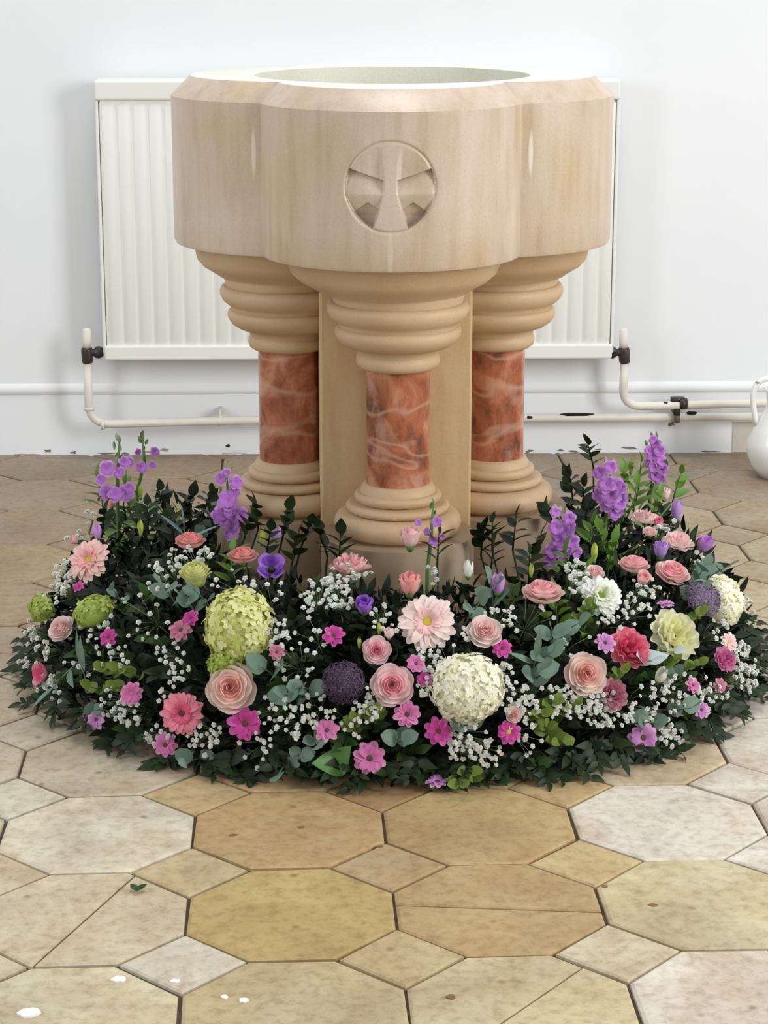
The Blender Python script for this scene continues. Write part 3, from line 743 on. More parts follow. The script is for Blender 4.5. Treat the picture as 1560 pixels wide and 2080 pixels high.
# ---- placing
USED = []
W = {'cam': (.5, .75, .0), 'mid': (.7, .35, .2), 'up': (.15, .02, 1.0), 'out': (1, .15, .0), 'tilt': (.5, .25, .6)}
def place(name, label, cat, px, py, rpx, fn, face='mid', lift=0, Y=None, group=None, spin=None, st=.1, lean=(0, 0, 0), k=1.07, kw=None):
    p = atY(px, py, Y) if Y else hit(px, py, k)
    nrm = normal(p); c = (cO-p).normalized(); w = W[face]
    z = (nrm*w[0]+c*w[1]+Vector((0, 0, 1))*w[2]+Vector(lean)).normalized()
    r = rpx*mpp(p)
    if not Y and p.z > r*1.2: USED.append((px, py, rpx))
    M = frame(p, z, rnd.random()*6.28 if spin is None else spin, r)
    t = thing(name, label, cat, group=group, mat4=M)
    fn(t, **(kw or {}))
    stem(t, p-z*r*.3, z, st)
    return t
B = 'rose'
fl = [
 # name, label, category, px, py, r, builder, facing, extra
 ('rose', 'large open blush rose below the lime green hydrangea', B, 470, 1397, 54, lambda t: rose(t, 'blush'), 'cam'),
 ('rose', 'open pink rose directly left of the big cream hydrangea', B, 797, 1392, 46, lambda t: rose(t, 'pink'), 'cam'),
 ('rose', 'small pale pink rose above the open pink rose', B, 765, 1321, 31, lambda t: rose(t, 'pink'), 'cam'),
 ('rose', 'open blush rose right of the grey green ivy leaves', B, 1190, 1369, 46, lambda t: rose(t, 'blush'), 'cam'),
 ('rose', 'pale blush rose just right of the large pale pink gerbera', B, 984, 1284, 38, lambda t: rose(t, 'pale'), 'cam', dict(lean=(.1, 0, .5))),
 ('rose', 'pink rose seen from the side in front of the purple stock spike', B, 1103, 1205, 45, lambda t: rose(t, 'mid'), 'up'),
 ('rose', 'ruffled pale pink rose beside lime bells at the left edge', B, 125, 1277, 31, lambda t: rose(t, 'pale'), 'mid'),
 ('rose', 'full salmon pink rose left of the white hydrangea', B, 1365, 1165, 38, lambda t: rose(t, 'mid'), 'tilt'),
 ('rose', 'bright pink rose left of the full salmon rose', B, 1288, 1148, 34, lambda t: rose(t, 'mid'), 'up'),
 ('carnation', 'pale pink carnation above the full salmon rose', 'carnation', 1378, 1098, 31, lambda t: carn(t, 'pale'), 'tilt'),
 ('carnation', 'pale pink carnation left of the lilac bloom at upper right', 'carnation', 1310, 1050, 28, lambda t: carn(t, 'pale'), 'up', dict(Y=3.72)),
 ('rose', 'small pale rose under the upper right carnation', B, 1320, 1083, 19, lambda t: rose(t, 'pale', 6), 'mid'),
 ('carnation', 'pink and white carnation under a gypsophila tuft before the front column', 'carnation', 712, 1146, 40, lambda t: carn(t, 'mid'), 'up'),
 ('rose', 'coral rose left of the purple stock on the left side', B, 386, 1100, 33, lambda t: rose(t, 'coral'), 'up'),
 ('rose', 'coral rose right of the purple stock on the left side', B, 493, 1130, 33, lambda t: rose(t, 'coral'), 'up'),
 ('rosebud', 'pink half-open rosebud in front of the front column base', 'rosebud', 833, 1094, 27, lambda t: bud(t, 'mid'), 'up', dict(Y=3.36)),
 ('rosebud', 'coral half-open rosebud above the large pale pink gerbera', 'rosebud', 832, 1188, 29, lambda t: bud(t, 'coral'), 'up'),
 ('rose', 'pale rose touching the white chrysanthemum from above', B, 1208, 1165, 24, lambda t: rose(t, 'pale', 6), 'mid'),
 ('rose', 'little blush rose at the lower right of the cream hydrangea', B, 1043, 1452, 22, lambda t: rose(t, 'pale', 6), 'mid'),
 ('carnation', 'bright pink carnation behind a pale grey leaf on the right', 'carnation', 1279, 1316, 42, lambda t: carn(t, 'hot'), 'mid'),
 ('rosebud', 'pale pink rosebud left of the lilac bloom on the right rim', 'rosebud', 1350, 1004, 16, lambda t: bud(t, 'pale'), 'up', dict(Y=3.8)),
 ('carnation', 'pink carnation at the right edge beneath the white hydrangea', 'carnation', 1474, 1338, 26, lambda t: carn(t, 'daisy'), 'mid'),
 ('alstroemeria', 'pink bloom half hidden at the far left rim', 'flower', 80, 1368, 25, lambda t: lisi(t, 'hot'), 'out'),
 ('alstroemeria', 'dusty pink bloom covered by gypsophila under the right blush rose', 'flower', 1243, 1410, 33, lambda t: carn(t, 'dusty'), 'mid'),
 ('gerbera', 'large pale pink gerbera with yellow centre above the cream hydrangea', 'gerbera', 868, 1263, 62, lambda t: gerbera(t, 'gerb'), 'cam', dict(lean=(0, -.3, .15))),
 ('gerbera', 'pale pink gerbera tilted left at the left rim', 'gerbera', 182, 1138, 50, lambda t: gerbera(t, 'gerb2'), 'cam', dict(lean=(-.35, 0, .1))),
 ('gerbera', 'hot pink gerbera with dark centre left of the large blush rose', 'gerbera', 370, 1449, 48, lambda t: gerbera(t, 'hot', d_ctr), 'cam'),
 ('chrysanthemum', 'white chrysanthemum with green centre right of the pink side-on rose', 'chrysanthemum', 1222, 1212, 46, lambda t: mum(t, 'white'), 'cam'),
 ('chrysanthemum', 'round lime green pompom bloom above the lime hydrangea', 'chrysanthemum', 397, 1176, 38, lambda t: pompom(t, 'lime'), 'up'),
 ('carnation', 'creamy yellow carnation on the right side', 'carnation', 1372, 1288, 52, lambda t: carn(t, 'cream'), 'mid'),
 ('hydrangea', 'white hydrangea head at the right edge of the ring', 'hydrangea', 1468, 1218, 48, lambda t: hydrangea(t, 'ivory', .85, 1.1, .8), 'mid'),
 ('hydrangea', 'tall lime green hydrangea head above the large blush rose', 'hydrangea', 484, 1272, 72, lambda t: hydrangea(t, 'lime', .95, 1.08, .7, 230, .17, .2), 'cam', dict(spin=0)),
 ('hydrangea', 'big cream hydrangea head at the front of the ring', 'hydrangea', 948, 1398, 76, lambda t: hydrangea(t, 'ivory', 1, .95, .75, 300, .13), 'cam', dict(spin=0)),
 ('hydrangea', 'small lime flower cluster below the left gerbera', 'hydrangea', 190, 1240, 42, lambda t: hydrangea(t, 'limed', 1, .7, .6, 60, .24, .5), 'mid'),
 ('hydrangea', 'lime bell cluster at the far left rim', 'hydrangea', 84, 1235, 32, lambda t: hydrangea(t, 'limed', .8, .95, .6, 50, .28, .5), 'mid'),
 ('hydrangea', 'lime spray hanging below the tall lime hydrangea', 'hydrangea', 455, 1345, 34, lambda t: hydrangea(t, 'limed', 1, .8, .5, 40, .3, .8), 'mid'),
 ('daisy', 'magenta daisy with dark centre below the large blush rose', 'daisy', 498, 1470, 38, lambda t: daisy(t, 'magenta', 9), 'cam'),
 ('daisy', 'small magenta daisy above the dark purple bloom', 'daisy', 678, 1292, 25, lambda t: daisy(t, 'magenta', 8), 'mid'),
 ('daisy', 'pink daisy low at the front beside the bright green leaves', 'daisy', 750, 1541, 38, lambda t: daisy(t, 'daisy', 8), 'cam', dict(lean=(.3, 0, .4))),
 ('daisy', 'pink daisy right below the open pink rose', 'daisy', 827, 1451, 30, lambda t: daisy(t, 'daisy', 9), 'cam'),
 ('daisy', 'magenta daisy tucked under the cream hydrangea on its left', 'daisy', 890, 1486, 32, lambda t: daisy(t, 'magenta', 8), 'mid'),
 ('daisy', 'magenta daisy at the lower right of the cream hydrangea', 'daisy', 1033, 1487, 27, lambda t: daisy(t, 'magenta', 8, y_ctr), 'cam'),
 ('daisy', 'lilac pink daisy low at the right front', 'daisy', 1306, 1498, 34, lambda t: daisy(t, 'lilacpink', 10), 'cam'),
 ('daisy', 'pale pink daisy lying against the floor at the front', 'daisy', 888, 1588, 26, lambda t: daisy(t, 'lilacpink', 9), 'up'),
 ('daisy', 'pink daisy above the gypsophila on the left front', 'daisy', 268, 1409, 27, lambda t: daisy(t, 'daisy', 9, PINK['daisy'][1]), 'cam'),
 ('daisy', 'small magenta daisy under the left lime cluster', 'daisy', 221, 1295, 22, lambda t: daisy(t, 'magenta', 7), 'mid'),
 ('daisy', 'dusky pink daisy left of the tall lime hydrangea', 'daisy', 368, 1280, 27, lambda t: daisy(t, 'dusty', 8), 'mid'),
 ('daisy', 'deep magenta daisy just above the dusky pink daisy', 'daisy', 388, 1256, 20, lambda t: daisy(t, 'magenta', 7), 'mid'),
 ('daisy', 'lilac pink daisy at the bottom of the left side', 'daisy', 196, 1461, 24, lambda t: daisy(t, 'lilacpink', 8), 'mid'),
 ('daisy', 'pale lilac daisy left of the bottom left daisy', 'daisy', 168, 1463, 15, lambda t: daisy(t, 'lilacpink', 7), 'mid'),
 ('daisy', 'pink daisy under the hot pink gerbera', 'daisy', 336, 1513, 27, lambda t: daisy(t, 'daisy', 8), 'cam'),
 ('daisy', 'magenta daisy under the pale blush rose', 'daisy', 1020, 1318, 23, lambda t: daisy(t, 'magenta', 8), 'mid'),
 ('daisy', 'purple pink daisy between the gerbera and the open pink rose', 'daisy', 845, 1348, 22, lambda t: daisy(t, 'daisy', 8), 'mid'),
 ('daisy', 'deep pink daisy pressed against the left of the cream hydrangea', 'daisy', 862, 1380, 17, lambda t: daisy(t, 'magenta', 8), 'mid'),
 ('daisy', 'pink star daisy right above the bright green leaf pair', 'daisy', 664, 1484, 27, lambda t: daisy(t, 'daisy', 7), 'cam', dict(lean=(0, 0, .5))),
 ('daisy', 'tiny magenta daisy under the tilted left gerbera', 'daisy', 160, 1192, 14, lambda t: daisy(t, 'magenta', 7), 'mid'),
 ('daisy', 'lilac daisy left of the bright pink carnation', 'daisy', 1229, 1306, 24, lambda t: daisy(t, 'lilacpink', 8), 'mid'),
 ('daisy', 'lilac pink daisy low on the far right', 'daisy', 1424, 1442, 21, lambda t: daisy(t, 'lilacpink', 8), 'mid'),
 ('daisy', 'pink daisy amid gypsophila right of the white leaf', 'daisy', 1407, 1392, 19, lambda t: daisy(t, 'daisy', 7), 'mid'),
 ('daisy', 'dark pink daisy right of the tall lime hydrangea', 'daisy', 562, 1325, 19, lambda t: daisy(t, 'dusty', 8), 'mid'),
 ('daisy', 'lilac daisy above the creamy yellow carnation', 'daisy', 1352, 1228, 20, lambda t: daisy(t, 'lilacpink', 8), 'up'),
 ('daisy', 'pale pink yellow-centred daisy at the right edge', 'daisy', 1480, 1305, 22, lambda t: daisy(t, 'pale', 9, y_ctr), 'mid'),
 ('daisy', 'faded pink daisy at the lowest right corner', 'daisy', 1462, 1392, 18, lambda t: daisy(t, 'dusty', 7), 'mid'),
 ('lisianthus', 'deep purple lisianthus over the magenta daisy', 'lisianthus', 740, 1231, 24, lambda t: bud(t, 'purple'), 'tilt'),
 ('lisianthus', 'open purple lisianthus cup right of the coral rose', 'lisianthus', 551, 1151, 30, lambda t: lisi(t, 'purple'), 'cam'),
 ('lisianthus', 'pale lilac bloom left of the pier foot', 'lisianthus', 562, 1083, 18, lambda t: tight(t, 'violet'), 'up', dict(Y=3.5)),
 ('lisianthus', 'lilac closed bloom left of the pink side-on rose', 'lisianthus', 1012, 1187, 25, lambda t: tight(t, 'violet'), 'up'),
 ('lisianthus', 'small purple bloom between the two upright rosebuds', 'lisianthus', 857, 1136, 22, lambda t: lisi(t, 'purple'), 'tilt'),
 ('lisianthus', 'lilac trumpet bloom on the upper right rim', 'lisianthus', 1374, 1037, 23, lambda t: tight(t, 'lilac'), 'up', dict(Y=3.78)),
 ('lisianthus', 'purple bloom leaning out on the right above the white hydrangea', 'lisianthus', 1430, 1107, 22, lambda t: bud(t, 'violet'), 'tilt', dict(lean=(.5, 0, 0))),
 ('lisianthus', 'lilac closed bloom above the tilted left gerbera', 'lisianthus', 197, 1081, 18, lambda t: tight(t, 'violet'), 'up'),
 ('lisianthus', 'mauve bloom between the two right-hand pink roses', 'lisianthus', 1342, 1118, 21, lambda t: bud(t, 'lilac'), 'up'),
 ('lisianthus', 'creamy white closed bloom before the right column', 'lisianthus', 951, 1157, 20, lambda t: tight(t, 'white'), 'up'),
 ('rosebud', 'small coral bud in the left stock foliage', 'rosebud', 226, 1022, 13, lambda t: bud(t, 'coral'), 'up'),
 ('rosebud', 'small red bud under the upper right carnation', 'rosebud', 1337, 1062, 13, lambda t: bud(t, 'hot'), 'mid'),
 ('rosebud', 'pink bud beneath the bright pink rose on the right', 'rosebud', 1306, 1176, 19, lambda t: bud(t, 'mid'), 'mid'),
 ('rosebud', 'pink bud pointing left at the left rim', 'rosebud', 152, 1098, 12, lambda t: bud(t, 'mid'), 'mid', dict(lean=(-.6, 0, 0))),
 ('lisianthus', 'green tinged white bloom right of the blush rose', 'flower', 1342, 1372, 23, lambda t: tight(t, 'white'), 'tilt'),
 ('rosebud', 'pale mauve bud among gypsophila above the magenta daisy', 'rosebud', 790, 1287, 14, lambda t: bud(t, 'pale'), 'up'),
]
for row in fl:
    name, label, cat, px, py, r_, fn, face = row[:8]
    place(name, label, cat, px, py, r_, fn, face, **(row[8] if len(row) > 8 else {}))

# dark purple knobbly blooms
m_dk = (mat_plain('dark_purple_sepal', (84, 62, 88), .7, .35, 200), mat_plain('dusky_mauve_sepal', (132, 112, 138), .7, .3, 200))
def knob(t, k):
    mb = MB(); rg = random.Random(k)
    for i in range(260):
        z = 1-1.3*i/260; a = i*2.39996; r = sqrt(max(0, 1-z*z)); d = Vector((r*cos(a), r*sin(a), z*.6))
        vv, ff = floret_geo(rg, 3); mb.xf(frame(d*(.9+.1*rg.random()), d+Vector((rg.uniform(-.6, .6), rg.uniform(-.6, .6), .2)), rg.random()*6, .1), vv, ff)
    o = mb.build('florets', m_dk[k], t, smooth=False); o['kind'] = 'stuff'
    mb = MB(); mb.lathe([(.3, -.4), (.8, -.1), (.8, .2), (.5, .45), (.02, .55)], 16); mb.build('head_core', m_dk[k], t); calyx(t, .2, -.4)
place('sedum', 'dark purple knobbly flower head left of the open pink rose', 'flower', 697, 1386, 45, lambda t: knob(t, 0), 'cam')
place('sedum', 'dusky mauve knobbly flower head beside the white hydrangea', 'flower', 1428, 1215, 40, lambda t: knob(t, 1), 'mid')

# lime buds
def limebud(t, c=None):
    me = cached(('lb',), lambda: mesh('bud', *cup_petal(.36, 1.1, -1.0, 2.6, -.3, 0, .1, 2, point=1), g_bud))
    for i in range(3): link('petal', me, t, rot=(0, 0, 2.1*i))
    calyx(t, .24, -1.0)
for px, py, r_, lb, Y in [(533, 1090, 17, 'slim lime bud left of the pale lilac bloom', 3.5), (910, 1138, 16, 'slim lime bud left of the creamy white closed bloom', None), (940, 1114, 15, 'slim lime bud above the creamy white closed bloom', None),
        (1079, 1158, 14, 'slim lime bud behind the pink side-on rose', None), (285, 1071, 17, 'lime bud in leaves below the left stock spikes', None), (361, 1046, 16, 'lime bud left of the purple stock by the left column', None),
        (1282, 946, 15, 'lime bud high on the right between two stock spikes', 3.85), (1272, 1000, 15, 'pale lime bud touching the tall purple stock', 3.7), (770, 1276, 13, 'lime bud left of the large pale pink gerbera', None),
        (730, 1305, 12, 'lime bud right of the small magenta daisy', None), (1207, 1122, 20, 'fat lime bud below the tall purple stock', None), (285, 1000, 14, 'lime bud beside the left stock florets', 3.75)]:
    place('flower_bud', lb, 'bud', px, py, r_, limebud, 'up', Y=Y)

# stock spikes
def stock(label, Y, florets, stem_pts, r_f, tips=(), lv=True, colr='violet'):
    base = atY(*stem_pts[0], Y); base.z = max(.1, base.z-.12)
    t = thing('stock_spike', label, 'flower', loc=base)
    out, inn = PINK[colr]
    pts = [atY(x, y, Y)-base for x, y in stem_pts]; pts = [Vector((0, 0, 0))]+pts
    mb = MB(); mb.tube(pts, [.0035]*(len(pts)-1)+[.0015], 6); mb.build('stem', g_stem, t)
    for (x, y, *rest) in florets:
        rr = (rest[0] if rest else r_f); p = atY(x, y, Y-.012-rnd.random()*.01)-base; c = (cO-(p+base)).normalized()
        for k in range(2):
            me = cached(('stk', colr, k), lambda: (lambda b: ([b.xf(Matrix.Rotation(2*pi*i/5+k*.6, 4, 'Z'), *ray_petal(1.12-.3*k, .36, .02, .08+.2*k, .05, .3, 4, 4)) for i in range(5)], mesh('floret', b.v, b.f, out if k == 0 else inn))[1])(MB()))
        z = (c+Vector((rnd.uniform(-.6, .6), 0, rnd.uniform(-.3, .5)))).normalized()
        M = frame(p, z, rnd.random()*6, rr*mpp(p+base))
        o = link('floret', _mc[('stk', colr, 0)], t, mat4=M); link('floret_heart', _mc[('stk', colr, 1)], o, loc=(0, 0, .06))
        # small stalk back to the stem
    for (x, y, rr) in tips:
        p = atY(x, y, Y)-base
        M = frame(p, Vector((rnd.uniform(-.5, .5), rnd.uniform(-.5, .2), 1)), 0, rr*mpp(p+base))
        link('green_bud', cached(('gb',), lambda: mesh('green_bud', *cup_petal(.45, 1.0, -.8, 3.0, -.35, 0, .1, 2, point=1), mat_plain('stock_bud_green', (150, 172, 128), .6, .2, 40, obj_var=.15))), t, mat4=M)
    if lv:
        me = cached(('slf',), lambda: mesh('leaf', *leaf(1, .16, .35, .2), g_bright))
        for i in range(7):
            a = rnd.random()*6.28; h = rnd.uniform(.0, .7); q = pts[0].lerp(pts[-1], h*.5)
            link('leaf', me, t, mat4=Matrix.Translation(q) @ Matrix.Rotation(a, 4, 'Z') @ Matrix.Rotation(-rnd.uniform(.3, .9), 4, 'Y') @ Matrix.Scale(rnd.uniform(.05, .085), 4))
    return t
stock('purple stock spike with green tip furthest left', 3.74, [(218, 952), (252, 940, 14), (205, 975, 12), (243, 960, 13), (255, 1003), (236, 1005), (218, 1000), (262, 990, 12)], [(238, 1010), (240, 950), (243, 892)], 18,
      [(240, 890, 13), (234, 905, 12), (247, 908, 11), (238, 925, 10), (245, 930, 10)])
stock('thin lilac stock spike with green tip second from the left', 3.80, [(287, 950, 14), (314, 918, 11), (310, 945, 9), (280, 918, 8), (262, 938, 12)], [(278, 1000), (293, 940), (290, 885)], 13,
      [(289, 884, 11), (283, 893, 11), (297, 898, 9), (291, 912, 8), (292, 925, 8)])
stock('purple stock spike directly left of the left column base', 3.60, [(450, 972, 14), (480, 980, 15), (463, 1017, 22), (444, 1046, 19), (485, 1045, 20), (455, 1060, 14), (470, 1082, 17), (475, 1000, 14), (465, 1040, 14), (478, 1065, 14), (460, 960, 10)], [(468, 1100), (466, 1040), (460, 965)], 20, [(456, 950, 9), (470, 948, 9), (463, 940, 7)])
stock('violet stock spike in front of the right column base', 3.50, [(1128, 1040, 12), (1156, 1052, 15), (1130, 1072, 18), (1150, 1078, 18), (1138, 1098, 20), (1160, 1100, 18), (1122, 1120, 18), (1145, 1122, 20), (1166, 1122, 18), (1118, 1140, 16), (1135, 1088, 16), (1160, 1070, 12)], [(1158, 1220), (1152, 1140), (1135, 1050)], 18, [(1128, 1030, 9), (1138, 1034, 8)])
stock('large tall purple stock spike right of the right column', 3.68, [(1220, 958, 15), (1240, 948, 15), (1233, 985, 20), (1250, 985, 18), (1220, 1005, 18), (1240, 1005, 24), (1258, 1010, 20), (1235, 1025, 18), (1252, 1035, 18), (1225, 988, 16), (1262, 990, 14), (1212, 962, 11), (1255, 1022, 18), (1248, 1045, 13)], [(1225, 1090), (1236, 1020), (1240, 950)], 20, [(1230, 935, 9), (1246, 937, 8)])
stock('tallest violet stock spike at the upper right', 3.86, [(1332, 902, 13), (1338, 915, 15), (1325, 925, 15), (1342, 938, 16), (1328, 948, 15), (1345, 955, 15), (1332, 965, 17), (1318, 915, 11), (1340, 972, 14), (1325, 892, 10), (1318, 940, 11)], [(1320, 1010), (1330, 950), (1330, 890)], 16, [(1325, 884, 8), (1335, 882, 8), (1312, 900, 9)])
stock('sparse lilac stock tip in front of the front column base', 3.38, [(888, 1060, 12), (868, 1080, 9), (880, 1100, 11), (898, 1090, 7), (850, 1062, 8)], [(868, 1160), (876, 1090), (880, 1020)], 12, [(880, 1014, 9), (876, 1028, 9), (882, 1042, 8)], lv=False)

# ------------------------------------------------------------ filling and foam
mb = MB(); n_ = 90; rings = []
for i in range(n_+1):
    ph = -PHM+2*PHM*i/n_
    for j in range(13):
        th = pi*j/12; p = surf(ph, th, .5); p.z = max(p.z, 0)
        p += Vector((noise.noise(p*30), noise.noise(p*31+Vector((5, 5, 5))), noise.noise(p*29+Vector((9, 1, 3)))))*.012; p.z = max(p.z, .001)
        mb.v.append(p)
mb.f += [(i*13+j, (i+1)*13+j, (i+1)*13+j+1, i*13+j+1) for i in range(n_) for j in range(12)]; mb.f += [tuple(range(13)), tuple(reversed(range(n_*13, n_*13+13)))]
mb.mi = [0]*len(mb.f)
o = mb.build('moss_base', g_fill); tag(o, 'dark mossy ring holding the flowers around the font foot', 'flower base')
mb = MB(); rg = random.Random(3); lv_, lf_ = leaf(1, .17, .25, .25, nv=4)
for i in range(10500):
    ph = rg.uniform(-PHM-.12, PHM+.12); th = (-.02+rg.random()**1.35*pi*.97)
    p = surf(ph, th, rg.uniform(.50, .93)); p.z = max(p.z, .004)
    o_ = normal(p); d = (o_*rg.uniform(.1, .9)+Vector((rg.uniform(-1, 1), rg.uniform(-1, 1), rg.uniform(-.6, .8)))).normalized()
    q = d.to_track_quat('X', 'Z').to_matrix().to_4x4(); s_ = rg.uniform(.018, .04)
    if p.z+d.z*s_ < .003: continue
    rr = (Vector((p.x, p.y, 0))-FC).length
    if rr < .335 and p.z < .3: continue
    mb.xf(Matrix.Translation(p) @ q @ Matrix.Rotation(rg.random()*6, 4, 'X') @ Matrix.Scale(s_, 4), lv_, lf_, 0 if rg.random() < .8 else 1)
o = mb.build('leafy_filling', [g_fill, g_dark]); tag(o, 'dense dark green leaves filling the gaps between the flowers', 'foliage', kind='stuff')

# ------------------------------------------------------------ sprigs with automatic, landmark-based labels
LM = [('the large blush rose', 470, 1397), ('the open pink rose', 797, 1392), ('the cream hydrangea', 948, 1398), ('the lime hydrangea', 484, 1272), ('the large pale gerbera', 868, 1263),
      ('the left gerbera', 182, 1138), ('the hot pink gerbera', 370, 1449), ('the white chrysanthemum', 1222, 1212), ('the white hydrangea', 1468, 1218), ('the right blush rose', 1190, 1369),
      ('the creamy yellow carnation', 1372, 1288), ('the dark purple head', 697, 1386), ('the side-on pink rose', 1103, 1205), ('the lime pompom', 397, 1176), ('the front column base', 810, 1050),
      ('the left column base', 570, 1010), ('the right column base', 1040, 1010), ('the tall purple stock', 1240, 990), ('the pink front daisy', 750, 1540), ('the lilac pink front daisy', 1306, 1498),
      ('the magenta daisy below the blush rose', 498, 1470), ('the bright pink carnation', 1280, 1316), ('the open purple cup', 551, 1151), ('the leftmost stock', 238, 960), ('the floor daisy', 888, 1588), ('the far left pink bloom', 80, 1368),
      ('the pink-white carnation', 712, 1146), ('the lower coral rosebud', 832, 1188), ('the deep purple bloom', 740, 1231), ('the salmon rose', 1365, 1165)]
def autolabel(what, px, py):
    c = sorted(LM, key=lambda l: (l[1]-px)**2+(l[2]-py)**2)
    for dist in ('', 'further ', 'well ', 'far '):
        for nm, x, y in c[:(9 if dist == '' else 14)]:
            dx, dy = px-x, py-y
            if dx*dx+dy*dy < 900: w = 'overlapping'
            elif abs(dx) > 2.2*abs(dy): w = 'left of' if dx < 0 else 'right of'
            elif abs(dy) > 2.2*abs(dx): w = 'above' if dy < 0 else 'below'
            else: w = ('upper ' if dy < 0 else 'lower ')+('left of' if dx < 0 else 'right of')
            w = dist+w
            lb = f'{what} {w} {nm}'
            if lb not in LABELS and len(lb.split()) <= 16: return lb
    raise ValueError((what, px, py))

def sprig_dir(p, face, tilt):
    nrm = normal(p); return (nrm*face+Vector(tilt)+Vector((rnd.uniform(-.3, .3), rnd.uniform(-.3, .3), rnd.uniform(-.2, .2)))).normalized()
def leafsprig(name, what, px, py, n_, L, ll, m, shape=(1, .22, .2, .25), tilt=(0, 0, 0), face=.6, Y=None, k=.9, group=None, shared=None, base_depth=.04, roundl=False, minz=.004, key=None):
    p = atY(px, py, Y) if Y else hit(px, py, k)
    if not Y and mound(p)[0] > 1.25:      # grazes past the ring: pull it onto the mound
        c_ = mound(p)[1]; p = p+(c_-p)*(1-1/mound(p)[0]**(1/EX))
    d = sprig_dir(p, face, tilt)
    root = p-d*(L*.5); root.z = max(root.z, minz)
    x0_, y0_ = px, py
    if shared:
        t = link(name, None, loc=root); t['label'] = shared; t['category'] = 'foliage'; t['group'] = group
    else: t = thing(name, autolabel(what, px, py), 'foliage', loc=root, group=group)
    pts = [Vector((0, 0, 0))]
    sag = Vector((0, 0, -.15))
    for i in range(1, 5):
        q = d*(L*i/4)+sag*(L*(i/4)**2)
        if root.z+q.z < minz: q.z = minz-root.z
        pts.append(q)
    mb = MB(); mb.tube(pts, [.0018, .0016, .0014, .0012, .0008], 5)
    mm_, cc_ = mound(root)[:2]
    if Y and mm_ > 1.0 and root.z > .12: mb.tube([pts[0], (cc_+Vector((0, 0, .12))-root)*.5+d*-.012, cc_+Vector((0, 0, .10))-root], .0018, 5)   # stem on down into the mound
    mb.build('stem', {g_euc: g_euc, g_dark: g_dark, g_mid: g_dark}.get(m, g_stem), t)
    me = cached((key or name, shape), lambda: mesh('leaf', *leaf(*shape, rnd_=roundl, nv=6), m))
    side = d.cross(Vector((0, 0, 1))); side = side.normalized() if side.length > .1 else Vector((1, 0, 0))
    for i in range(n_):
        h = (i+.8)/n_; q = pts[min(4, int(h*4))].lerp(pts[min(4, int(h*4)+1)], h*4-int(h*4))
        sg = 1 if i % 2 else -1
        ld = (side*sg*rnd.uniform(.5, 1)+d*rnd.uniform(.35, .8)+Vector((0, 0, rnd.uniform(-.15, .35)))).normalized() if i < n_-1 else d
        s_ = ll*rnd.uniform(.75, 1.15)*(1-.25*h)
        if root.z+q.z+ld.z*s_ < minz+.003: ld.z = (minz+.003-root.z-q.z)/s_; ld.normalize()
        nr = (normal(p)+Vector((0, -.3, .6))+Vector((rnd.uniform(-.4, .4), 0, 0))).normalized()
        y_ = nr.cross(ld).normalized(); z_ = ld.cross(y_).normalized()
        M = Matrix((ld, y_, z_)).transposed().to_4x4()
        link('leaf', me, t, mat4=Matrix.Translation(q) @ M @ Matrix.Scale(s_, 4))
    return t

DK = 'dark green leafy sprig'
# outer fringe lying on the floor
for q_ in range(74):
    ph = R(-104)+R(208)*q_/73+rnd.uniform(-.02, .02); p = surf(ph, rnd.uniform(.02, .16), rnd.uniform(.96, 1.05)); px, py = proj(p)
    o_ = Vector((sin(ph), -cos(ph), 0)); sd = Vector((o_.y, -o_.x, 0))*rnd.uniform(-.9, .9)
    leafsprig('fern_sprig', 'dark green sprig at the foot of the ring', px, py, 9, .06, .034, g_dark, (1, .21, .3, .2), tilt=tuple(o_*.3+sd+Vector((0, 0, -.1))), face=.3, Y=p.y, group='dark sprigs round the foot of the ring', key='fern')
# body of the mound
rg = random.Random(11); k_ = 0
spots = []
for _ in range(4000):
    px, py = rg.uniform(60, 1520), rg.uniform(1040, 1560)
    if any((px-a)**2+(py-b)**2 < 48**2 for a, b in spots) or any((px-a)**2+(py-b)**2 < (c*1.0+22)**2 for a, b, c in USED if c > 24): continue
    d = ray(px, py); okk = False; t_ = 2.6
    while t_ < 4.4:
        p = cO+d*t_
        if mound(p)[0] < .85: okk = True; break
        t_ += .01
    if okk and p.z > .01: spots.append((px, py))
for i, (px, py) in enumerate(spots):
    m = (g_dark, g_dark, g_mid)[i % 3]
    leafsprig('leafy_sprig', (DK, DK, 'mid green leafy sprig')[i % 3], px, py, 8, .06, .036, m, (1, .26, .25, .25), face=.5, k=.86, group='leafy green sprigs between the blooms', key=m.name, tilt=(0, 0, .1))
# upright dark foliage against the stone
for px, py, Y in [(520, 1040, 3.52), (580, 1060, 3.46), (620, 1085, 3.44), (655, 1095, 3.42), (690, 1110, 3.40), (600, 1110, 3.42), (545, 1100, 3.45), (980, 1095, 3.46), (1045, 1080, 3.46), (1090, 1110, 3.45), (1120, 1050, 3.6), (1000, 1130, 3.4), (1160, 985, 3.85), (1185, 1010, 3.8), (1200, 922, 3.88),
                  (330, 1020, 3.78), (380, 1030, 3.74), (420, 1020, 3.7), (300, 1050, 3.7), (350, 1075, 3.6), (430, 1060, 3.6), (505, 1060, 3.55), (255, 1050, 3.75), (210, 1060, 3.7), (1190, 1060, 3.7), (1075, 1150, 3.36), (890, 1110, 3.36), (1000, 1085, 3.45)]:
    leafsprig('ruscus_sprig', 'upright glossy dark leaf sprig', px, py, 7, .062, .036, g_dark, (1, .3, .2, .2), tilt=(0, -.1, .9), face=.15, Y=Y, group='upright dark leaf sprigs against the stone', key='rus')
